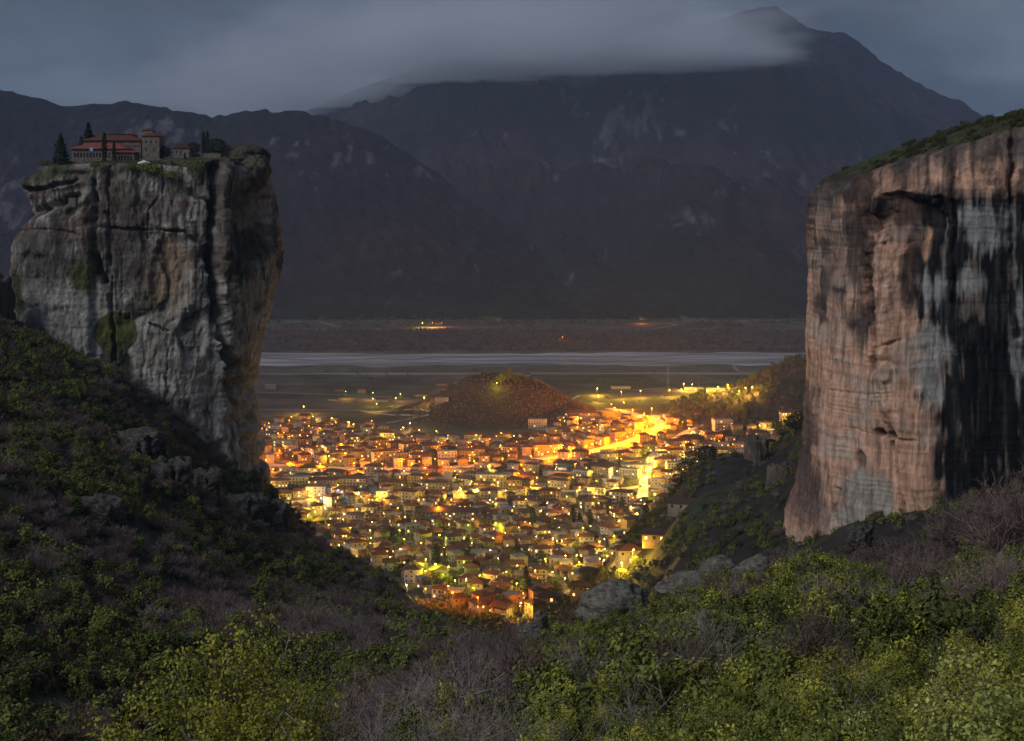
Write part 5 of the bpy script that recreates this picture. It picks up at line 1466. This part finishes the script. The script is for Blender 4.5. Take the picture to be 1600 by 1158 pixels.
# ------------------------------------------------------------------ trees in the town and on the rocks
def crown_data(shape, H, Rr, n, leaf, seed):
    g_ = np.random.default_rng(seed)
    h = g_.random(n)
    if shape == 'cypress': env = 0.25 + 0.75 * np.sin(np.pi * np.clip(h * 0.9 + 0.08, 0, 1)) ** 0.7; z0 = 0.06
    elif shape == 'fir':
        h = h ** 1.4; t = (h * 9) % 1.0
        env = (1 - h) * (1.0 - 0.42 * t) + 0.03; z0 = 0.10
    elif shape == 'pine': env = np.sqrt(np.clip(1 - (2 * h - 0.9) ** 2, 0, 1)); z0 = 0.3
    else: env = np.sqrt(np.clip(1 - (2 * h - 1) ** 2, 0, 1)); z0 = 0.25
    a = g_.uniform(0, 2 * np.pi, n)
    lump = 1 + 0.22 * vn(a * 1.6, h * 5, 0, seed) + 0.12 * g_.normal(size=n)
    r = env * lump * g_.uniform(0.3, 1, n) ** 0.45 * Rr
    C = np.stack([r * np.cos(a), r * np.sin(a), H * (z0 + (1 - z0) * h)], 1)
    ow = np.stack([np.cos(a), np.sin(a), 0.3 + 0 * a], 1)
    V, F = rhombs(C, leaf, 0.2, g_, 0.6, ow)
    return V, F
CR = {}
def crown_mesh(shape, H, Rr, n, leaf, seed, m):
    k = (shape, H, Rr, n, seed, m)
    if k not in CR:
        V, F = crown_data(shape, H, Rr, n, leaf, seed); o = mk('crown', V, F, [M[m]], link=False); me = o.data; bpy.data.objects.remove(o)
        mb = MB(); mb.cyl(0, 0, -0.5, H * 0.55, 0.035 * H ** 0.8 + 0.05, 0.05, 6); o = mb.build('trunk', M['bark'], link=False); tm = o.data; bpy.data.objects.remove(o)
        CR[k] = (me, tm)
    return CR[k]
def tree(name, x, y, z, mesh, sc, label, group=None, cat='tree'):
    r = empty(name, (x, y, z), rg.uniform(0, 6))
    r.scale = (sc, sc, sc)
    inst('crown', mesh[0], r); inst('trunk', mesh[1], r)
    return tag(r, label, cat, group)
cyp = crown_mesh('cypress', 15, 2.2, 1100, 0.8, 3, 'conifer')
firm = crown_mesh('fir', 15, 5.0, 1800, 0.9, 4, 'conifer')
rnd_ = [crown_mesh('round', 8, 3.6, 600, 0.8, 5, 'leaf_dark'), crown_mesh('round', 9, 4.2, 650, 0.8, 6, 'leaf_green'), crown_mesh('round', 8, 4, 600, 0.8, 7, 'leaf_brown')]
for i, (a, b, s, l) in enumerate([(832, 828, 1.25, 'tallest dark cypress right of the long school building'), (895, 822, 1.15, 'cypress at the left of the dark group below the main street'), (884, 825, 0.8, 'short cypress left of the dark group below the main street'),
                                  (905, 824, 0.8, 'small cypress in the dark group below the main street'), (922, 822, 0.95, 'right cypress of the dark group below the main street'), (950, 806, 0.9, 'cypress left of the lamps on the gorge lane'), (972, 806, 1.1, 'cypress among the lamps on the gorge lane'),
                                  (682, 880, 0.95, 'cypress among the greenish floodlights'), (939, 805, 0.8, 'short cypress left of the lamps on the gorge lane'), (968, 742, 0.9, 'cypress left of the bright main street'), (868, 826, 0.7, 'shortest cypress below the main street')]):
    x, y, z = at(a, b); tree('cypress', x, y, z, cyp, s, l, 'cypresses in the town')
x, y, z = at(822, 932); tree('fir_tree', x, y, z, firm, 1.25, 'big dark fir in the lower town beside the red roofs')
for (a, b, s, l) in [(783, 600, 1.7, 'left tree on top of the knoll'), (794, 598, 2.2, 'middle tree on top of the knoll'), (806, 601, 1.5, 'right tree on top of the knoll')]:
    x, y, z = at(a, b, 1600); tree('evergreen_tree', x, y, z, rnd_[0], s, l, 'trees on top of the knoll')
cntt = 0; tl_ = set(); tg0 = np.random.default_rng(17)
for t in range(5200):
    if cntt >= 190: break
    a = rg.uniform(410, 1240); b = rg.uniform(670, 965)
    if not inpoly(a, b, TOWN): continue
    if rg.random() > (0.25 + 0.75 * (b > 850)): continue
    x, y, z = at(a, b)
    if not (free(x, y, 1.2) and road_clear(x, y, 3)): continue
    occupied.append((x, y, 3.0))
    k = rg.randrange(3)
    hx, hy, hr, hk = min(houses_at, key=lambda h: math.hypot(h[0] - x, h[1] - y))
    lab = '%s round tree %s of the %s house from left in %s row up' % (['dark', 'green', 'brownish'][k], 'left' if x < hx else 'right', ordn(hk), ordn(hr))
    if lab in tl_: continue
    tl_.add(lab); tree('garden_tree', x, y, z, rnd_[k], rg.uniform(0.6, 1.05), lab, 'garden trees among the town houses')
    cntt += 1
# low hedges and garden undergrowth between the houses
ux, uy = [], []
occ = np.array(occupied)
cy_ = np.concatenate([tg0.uniform(470, 860, 5000), tg0.uniform(790, 1500, 7000)]); ntot_ = len(cy_); cx_ = tg0.uniform(-0.19, 0.2, ntot_) * cy_; cz_ = Hgt(cx_, cy_)
cpx_ = 800 + cx_ / cy_ * FPX; cpy_ = HOR + (EYE - cz_) / cy_ * FPX
for x, y, z, a, b in zip(cx_, cy_, cz_, cpx_, cpy_):
    if not (inpoly(a, b, TOWN) and z < 70 or (480 < y < 860 and 540 < a < 1010)) or (b < 800 and tg0.random() > 0.4): continue
    if np.min((occ[:, 0] - x) ** 2 + (occ[:, 1] - y) ** 2 - (occ[:, 2] * 0.9) ** 2) < 1 or not road_clear(x, y, 0.5): continue
    ux.append((x, y, z - 0.2))
ux = np.array(ux); us = tg0.uniform(0.35, 0.95, len(ux))[:, None] * np.ones((1, 3))
scatter('garden_undergrowth', ux, us, np.stack([0 * us[:, 0], 0 * us[:, 0], tg0.uniform(0, 6, len(ux))], 1), tg0.integers(0, 5, len(ux)), FARC)
# trees along the ridge between gorge and town, and on top of the tan pillar
rt_ = [crown_mesh('round', 6, 3.6, 700, 0.6, 8, 'leaf_dark'), crown_mesh('round', 5, 3.2, 700, 0.6, 9, 'conifer')]
for i, (a, b, D, s) in enumerate([(1083, 758, 745, 1.7), (1105, 742, 760, 2.0), (1070, 776, 730, 1.4), (1130, 735, 770, 1.3), (1150, 728, 770, 1.2), (1205, 690, 760, 1.5), (1225, 682, 740, 1.6), (1245, 660, 700, 1.9), (1248, 690, 690, 1.7), (1060, 788, 730, 1.2)]):
    x = (a - 800) / FPX * D; tree('ridge_tree', x, D, float(Hgt(x, D)), rt_[i % 2], s, 'dark round tree, %s from left on the ridge between gorge and town' % ordn(sorted([1083, 1105, 1070, 1130, 1150, 1205, 1225, 1245, 1248, 1060]).index(a)), 'trees on the ridge beside the town')
tg = np.random.default_rng(8)
capv = np.array([v.co[:] for v in list(fr.data.vertices)[-13 * 520:]])
cpx = 800 + capv[:, 0] / capv[:, 1] * FPX
okc = np.where((cpx > 1318) & (cpx < 1800) & (capv[:, 1] < 520) & (fbm(capv[:, 0] / 7, capv[:, 1] / 7, 0, 3, 5) > -0.25))[0]
pick = tg.choice(okc, 520)
xs_ = capv[pick] - np.array([0, 0, 0.3])
sc_ = tg.uniform(0.25, 0.75, 520)
sc_ = sc_[:, None] * np.array([[1, 1, 0.85]])
scatter('pillar_top_scrub', np.array(xs_), sc_, np.stack([0 * sc_[:, 0], 0 * sc_[:, 0], tg.uniform(0, 6, 520)], 1), np.where(tg.random(520) < 0.75, 1, 3), FARC)

# ------------------------------------------------------------------ the monastery on the grey pillar
MD = 592.0
def mbox(mb, x0, x1, y0, y1, dep, D=MD, back=0.0, m=0):
    """box whose front face spans photo columns x0..x1 and rows y0 (top)..y1 (bottom) at distance D"""
    a, b = P(x0, y1, D), P(x1, y0, D)
    mb.box(a.x, b.x, D + back, D + dep, a.z, b.z, m)
    return a.x, b.x, a.z, b.z
mon = empty('monastery', P(180, 256, 605))
tag(mon, 'stone monastery with red tiled roofs and arched loggia on top of the grey pillar', 'monastery')
def child(o, par=mon):
    o.parent = par; o.location = Vector(o.location) - Vector(par.location); return o
mw = MB(); ax0, ax1, az0, az1 = mbox(mw, 112, 196, 233, 262, 11); w1 = child(mw.build('wall', M['stone_wall']))
mb = MB(); mb.hip(ax0, ax1, MD, MD + 11, az1, 2.6, 0.8, 0.25); M['roof_red'] = mat('red_tiles', (0.15, 0.045, 0.038), noise=1.5, c2=(0.23, 0.075, 0.060), bump=0.5, bdist=0.1)
child(mb.build('roof', M['roof_red']))
mb = MB(); bx0, bx1, bz0, bz1 = mbox(mb, 176, 210, 238.5, 262, 8, MD - 3); child(mb.build('wall', M['stone_wall']))
mb = MB(); mb.hip(bx0, bx1, MD - 3, MD + 5, bz1, 1.2, 0.7, 0.22); child(mb.build('roof', M['roof_red']))
mb = MB(); cx0, cx1, cz0, cz1 = mbox(mb, 130, 220, 220, 262, 12, MD + 14); child(mb.build('wall', M['stone_wall']))
mb = MB(); mb.hip(cx0, cx1, MD + 14, MD + 26, cz1, 2.4, 0.8, 0.25); child(mb.build('roof', M['r_terracotta']))
mb = MB(); mbox(mb, 168, 208, 210, 226, 8, MD + 30); child(mb.build('wall', M['r_terracotta']))
mb = MB(); dx0, dx1, dz0, dz1 = mbox(mb, 222, 249, 213, 262, 9, MD + 10); child(mb.build('tower', M['stone_wall']))
mb = MB(); mb.hip(dx0, dx1, MD + 10, MD + 19, dz1, 1.5, 0.4, 0.2); child(mb.build('roof', M['r_terracotta']))
mb = MB(); ex0, ex1, ez0, ez1 = mbox(mb, 222, 238, 204, 213, 5, MD + 16); child(mb.build('turret', M['stone_wall']))
mb = MB(); mb.hip(ex0, ex1, MD + 16, MD + 21, ez1, 1.0, 0.3, 0.2); child(mb.build('roof', M['r_terracotta']))
for k, p in enumerate([172, 180, 187, 194, 200, 207]):
    q = P(p, 211, MD + 24); mb = MB(); mb.box(q.x - 0.6, q.x + 0.6, q.y, q.y + 1.2, q.z - 3.2, q.z + 0.3); mb.box(q.x - 0.75, q.x + 0.75, q.y - 0.15, q.y + 1.35, q.z + 0.303, q.z + 0.55)
    child(mb.build('chimney', M['r_terracotta']))
def arch_window(x, z, w, h, y, m=M['glass_dark']):
    mb = MB(); n = 6
    pts = [(x - w / 2, y - 0.05, z), (x + w / 2, y - 0.05, z)] + [(x + w / 2 * math.cos(math.pi * k / n), y - 0.05, z + h - w / 2 + w / 2 * math.sin(math.pi * k / n)) for k in range(n + 1)]
    b = len(mb.v); mb.v += pts; mb.f.append(tuple(range(b, b + len(pts)))); mb.m.append(0)
    back = [(p_[0], y + 0.1, p_[2]) for p_ in pts]; c_ = len(mb.v); mb.v += back
    for k in range(len(pts)):
        j = (k + 1) % len(pts); mb.f.append((b + j, b + k, c_ + k, c_ + j)); mb.m.append(0)
    return child(mb.build('arched_window', m))
for k in range(13):
    p = P(117 + k * 4.9, 245, MD)
    if p.x < ax1 - 1 and 117 + k * 4.9 < 174: arch_window(p.x, p.z - 0.2, 0.85, 2.0, MD)
for k in range(6):
    p = P(181 + k * 4.8, 250, MD - 3); arch_window(p.x, p.z - 0.4, 0.8, 2.1, MD - 3)
for k in range(9):
    p = P(184 + k * 4.0, 229, MD + 14); arch_window(p.x, p.z - 0.4, 0.5, 1.2, MD + 14)
for (a, b) in [(228, 222), (236, 222), (244, 222), (228, 234), (240, 234)]:
    p = P(a, b, MD + 10); arch_window(p.x, p.z - 0.5, 0.6, 1.3, MD + 10)
# little gabled chapel
ch = empty('chapel', P(283, 256, MD + 2)); tag(ch, 'small pinkish gabled chapel right of the monastery tower', 'chapel')
mb = MB(); hx0, hx1, hz0, hz1 = mbox(mb, 271, 296, 232, 262, 7, MD + 2); child(mb.build('wall', M['stone_wall']), ch)
mb = MB(); mb.hip(hx0, hx1, MD + 2, MD + 9, hz1, 1.6, 0.4, 0.2, gable=True); child(mb.build('roof', M['r_terracotta']), ch)
for (a, b) in [(276, 238), (282, 238)]:
    p = P(a, b, MD + 2); mb = MB(); mb.box(p.x - 0.3, p.x + 0.3, MD + 1.93, MD + 2, p.z - 0.6, p.z + 0.6); child(mb.build('window', M['glass_dark']), ch)
# garden walls
for (a, b, t, bt, D, l) in [(296, 352, 246, 266, 588, 'rubble retaining wall right of the small chapel'), (218, 272, 248, 264, 590, 'pale garden wall between the monastery tower and the chapel'), (88, 132, 252, 264, 583, 'low terrace wall at the left end of the monastery'), (300, 345, 240, 252, 602, 'upper rubble wall behind the retaining wall')]:
    mb = MB(); mbox(mb, a, b, t, bt, 0.8, D); tag(mb.build('garden_wall', M['stone_wall']), l, 'wall')
mb = MB(); p0 = P(222, 257, 576)
for k in range(10):
    a0, a1 = math.pi * 2 * k / 10, math.pi * 2 * (k + 1) / 10
    mb.quad([(p0.x + 4.6 * math.cos(a0), 579 + 3 * math.sin(a0), p0.z), (p0.x + 4.6 * math.cos(a1), 579 + 3 * math.sin(a1), p0.z), (p0.x, 579, p0.z + 1.9)])
    mb.quad([(p0.x + 4.6 * math.cos(a0), 579 + 3 * math.sin(a0), p0.z - 0.5), (p0.x + 4.6 * math.cos(a1), 579 + 3 * math.sin(a1), p0.z - 0.5), (p0.x + 4.6 * math.cos(a1), 579 + 3 * math.sin(a1), p0.z), (p0.x + 4.6 * math.cos(a0), 579 + 3 * math.sin(a0), p0.z)])
tag(mb.build('tent', M['tent']), 'white canvas tent on the monastery terrace', 'tent')
sh = empty('garden_shed', P(260, 257, 580)); tag(sh, 'low red roofed shed between the white tent and the chapel', 'shed')
mb = MB(); q0, q1, q2, q3 = mbox(mb, 253, 267, 253, 258, 3, 580); child(mb.build('wall', M['stone_wall']), sh)
mb = MB(); mb.hip(q0, q1, 580, 583, q3, 0.4, 0.3, 0.15); child(mb.build('roof', M['roof_red']), sh)
hut = MB(); mbox(hut, 107, 118, 309, 322, 3.0, 560); tag(hut.build('stone_hut', M['w_grey']), 'small pale stone hut on the cliff path below the monastery', 'hut')
fg = empty('flag', P(142, 262, 586)); tag(fg, 'pale blue flag on a pole in front of the loggia', 'flag')
p = P(139, 262, 586); t_ = P(139, 230, 586)
mb = MB(); mb.cyl(p.x, 586, p.z, t_.z, 0.07, 0.05, 6); child(mb.build('pole', M['metal']), fg)
mb = MB()
for k in range(4):
    a0, a1 = t_.x + k * 0.4, t_.x + (k + 1) * 0.4
    mb.quad([(a0, 586 + 0.15 * math.sin(k), t_.z - 1.6), (a1, 586 + 0.15 * math.sin(k + 1), t_.z - 1.7), (a1, 586 + 0.15 * math.sin(k + 1), t_.z - 0.1), (a0, 586 + 0.15 * math.sin(k), t_.z)])
M['flag'] = mat('flag_cloth', (0.12, 0.25, 0.50), noise=2.0, c2=(0.35, 0.42, 0.55)); child(mb.build('cloth', M['flag']), fg)
mt = {'fir': crown_mesh('fir', 14, 4.6, 2600, 0.75, 14, 'conifer'), 'cyp': crown_mesh('cypress', 12, 1.0, 1200, 0.5, 13, 'conifer'), 'pine': crown_mesh('pine', 9, 4.5, 1800, 0.6, 15, 'conifer'), 'bush': crown_mesh('round', 3, 2.2, 700, 0.4, 16, 'leaf_green')}
def mtree(px, pyb, pyt, kind, D, label, name=None, grp=None):
    b = P(px, pyb, D); t = P(px, pyt, D)
    H = {'fir': 14, 'cyp': 12, 'pine': 9, 'bush': 3}[kind]
    tree(name or {'fir': 'fir_tree', 'cyp': 'cypress', 'pine': 'pine_tree', 'bush': 'shrub'}[kind], b.x, D, b.z, mt[kind], (t.z - b.z) / H, label, grp, 'shrub' if kind == 'bush' else 'tree')
mtree(95, 260, 208, 'fir', 582, 'pointed dark fir at the left end of the monastery')
mtree(138, 262, 192, 'fir', 612, 'broad dark conifer rising behind the monastery roof')
mtree(163, 258, 208, 'cyp', 584, 'taller of two thin cypresses in front of the monastery')
mtree(178, 258, 222, 'cyp', 584, 'shorter of two thin cypresses in front of the monastery')
mtree(289, 258, 238, 'cyp', 583, 'small thin cypress in front of the chapel')
mtree(318, 246, 206, 'cyp', 606, 'left of two black cypresses behind the rubble wall')
mtree(324, 246, 206, 'cyp', 606, 'right of two black cypresses behind the rubble wall')
mtree(338, 248, 216, 'pine', 604, 'wide dark pine behind the rubble wall')
mtree(127, 262, 214, 'fir', 616, 'slim conifer behind the left end of the monastery roof')
mtree(255, 252, 228, 'pine', 606, 'bushy tree between the monastery tower and the chapel')
mtree(302, 246, 222, 'pine', 612, 'bare topped tree behind the chapel')
for i, (a, b, t, l) in enumerate([(70, 262, 250, 'round dark bush at the left rim of the pillar top'), (305, 270, 252, 'dark bush on the rim below the chapel'), (266, 284, 268, 'dark bush on the cliff rim below the shed'), (228, 272, 254, 'green bush on the rim below the white tent'), (205, 268, 256, 'light green bush on the rim left of the white tent'), (160, 266, 256, 'low green bush on the rim below the cypresses'), (240, 276, 258, 'large green bush hanging over the rim below the tent'), (150, 264, 254, 'low green bush on the rim below the flag')]):
    mtree(a, b, t, 'bush', 571, l, None, 'bushes on the rim of the grey pillar')

# ------------------------------------------------------------------ cloud cap and haze
def cloud(rx, ry, rz, dens):
    m = bpy.data.materials.new('cloud_vapour'); m.use_nodes = True; t = m.node_tree; t.nodes.clear(); L = t.links.new
    o_ = N(t, 'ShaderNodeOutputMaterial'); v = N(t, 'ShaderNodeVolumePrincipled')
    v.inputs['Color'].default_value = (0.86, 0.93, 1.0, 1); v.inputs['Anisotropy'].default_value = 0.1
    c = N(t, 'ShaderNodeTexCoord'); q = N(t, 'ShaderNodeMapping'); q.inputs['Scale'].default_value = (1 / rx, 1 / ry, 1 / rz)
    L(c.outputs['Object'], q.inputs[0])
    ln = N(t, 'ShaderNodeVectorMath', operation='LENGTH'); L(q.outputs[0], ln.inputs[0])
    nz = N(t, 'ShaderNodeTexNoise'); nz.inputs['Scale'].default_value = 1.7; nz.inputs['Detail'].default_value = 4; L(q.outputs[0], nz.inputs['Vector'])
    ad = N(t, 'ShaderNodeMath', operation='MULTIPLY_ADD'); L(nz.outputs['Fac'], ad.inputs[0]); ad.inputs[1].default_value = 1.5; L(ln.outputs['Value'], ad.inputs[2])
    r = N(t, 'ShaderNodeMapRange', interpolation_type='SMOOTHSTEP'); L(ad.outputs[0], r.inputs['Value'])
    r.inputs['From Min'].default_value = 0.95; r.inputs['From Max'].default_value = 1.70; r.inputs['To Min'].default_value = dens; r.inputs['To Max'].default_value = 0.0
    L(r.outputs[0], v.inputs['Density']); L(v.outputs[0], o_.inputs['Volume'])
    return m

def lens(name, px, py, D, rx, ry, rz, seed, low=0.3, dens=0.003):
    g = boulder.__globals__
    import bmesh
    bm = bmesh.new(); bmesh.ops.create_icosphere(bm, subdivisions=5, radius=1)
    V = np.array([v.co[:] for v in bm.verts]); F = np.array([[v.index for v in f.verts] for f in bm.faces]); bm.free()
    q = V * (1 + 0.10 * fbm(V[:, 0] * 2 + seed, V[:, 1] * 2, V[:, 2] * 2, 4, seed))[:, None]
    q[:, 2] = np.where(q[:, 2] < 0, q[:, 2] * low, q[:, 2])
    o = mk(name, q * np.array([rx, ry, rz]), F, [cloud(rx, ry, rz, dens)], smooth=True)
    o.location = P(px, py, D)
    return tag(o, kind='stuff')
lens('cloud', 930, 84, 6300, 1200, 800, 400, 3, 0.16, 0.0034)
lens('cloud', 1120, 84, 6250, 560, 500, 190, 6, 0.2, 0.0034)
lens('cloud', 690, 98, 6500, 800, 800, 420, 9, 0.16, 0.0030)
lens('cloud', 470, 130, 7400, 900, 600, 420, 12, 0.3, 0.0022)
lens('cloud', 380, 168, 7900, 900, 500, 300, 14, 0.3, 0.0016)
bm_ = MB(); bm_.box(-9600, 9600, -150, 11500, -32, 1500)
m = bpy.data.materials.new('haze'); m.use_nodes = True; t = m.node_tree; t.nodes.clear()
o_ = N(t, 'ShaderNodeOutputMaterial'); v = N(t, 'ShaderNodeVolumePrincipled')
v.inputs['Color'].default_value = (0.46, 0.64, 1.0, 1); v.inputs['Density'].default_value = 0.000037
t.links.new(v.outputs[0], o_.inputs['Volume'])
tag(bm_.build('haze', m), kind='stuff')
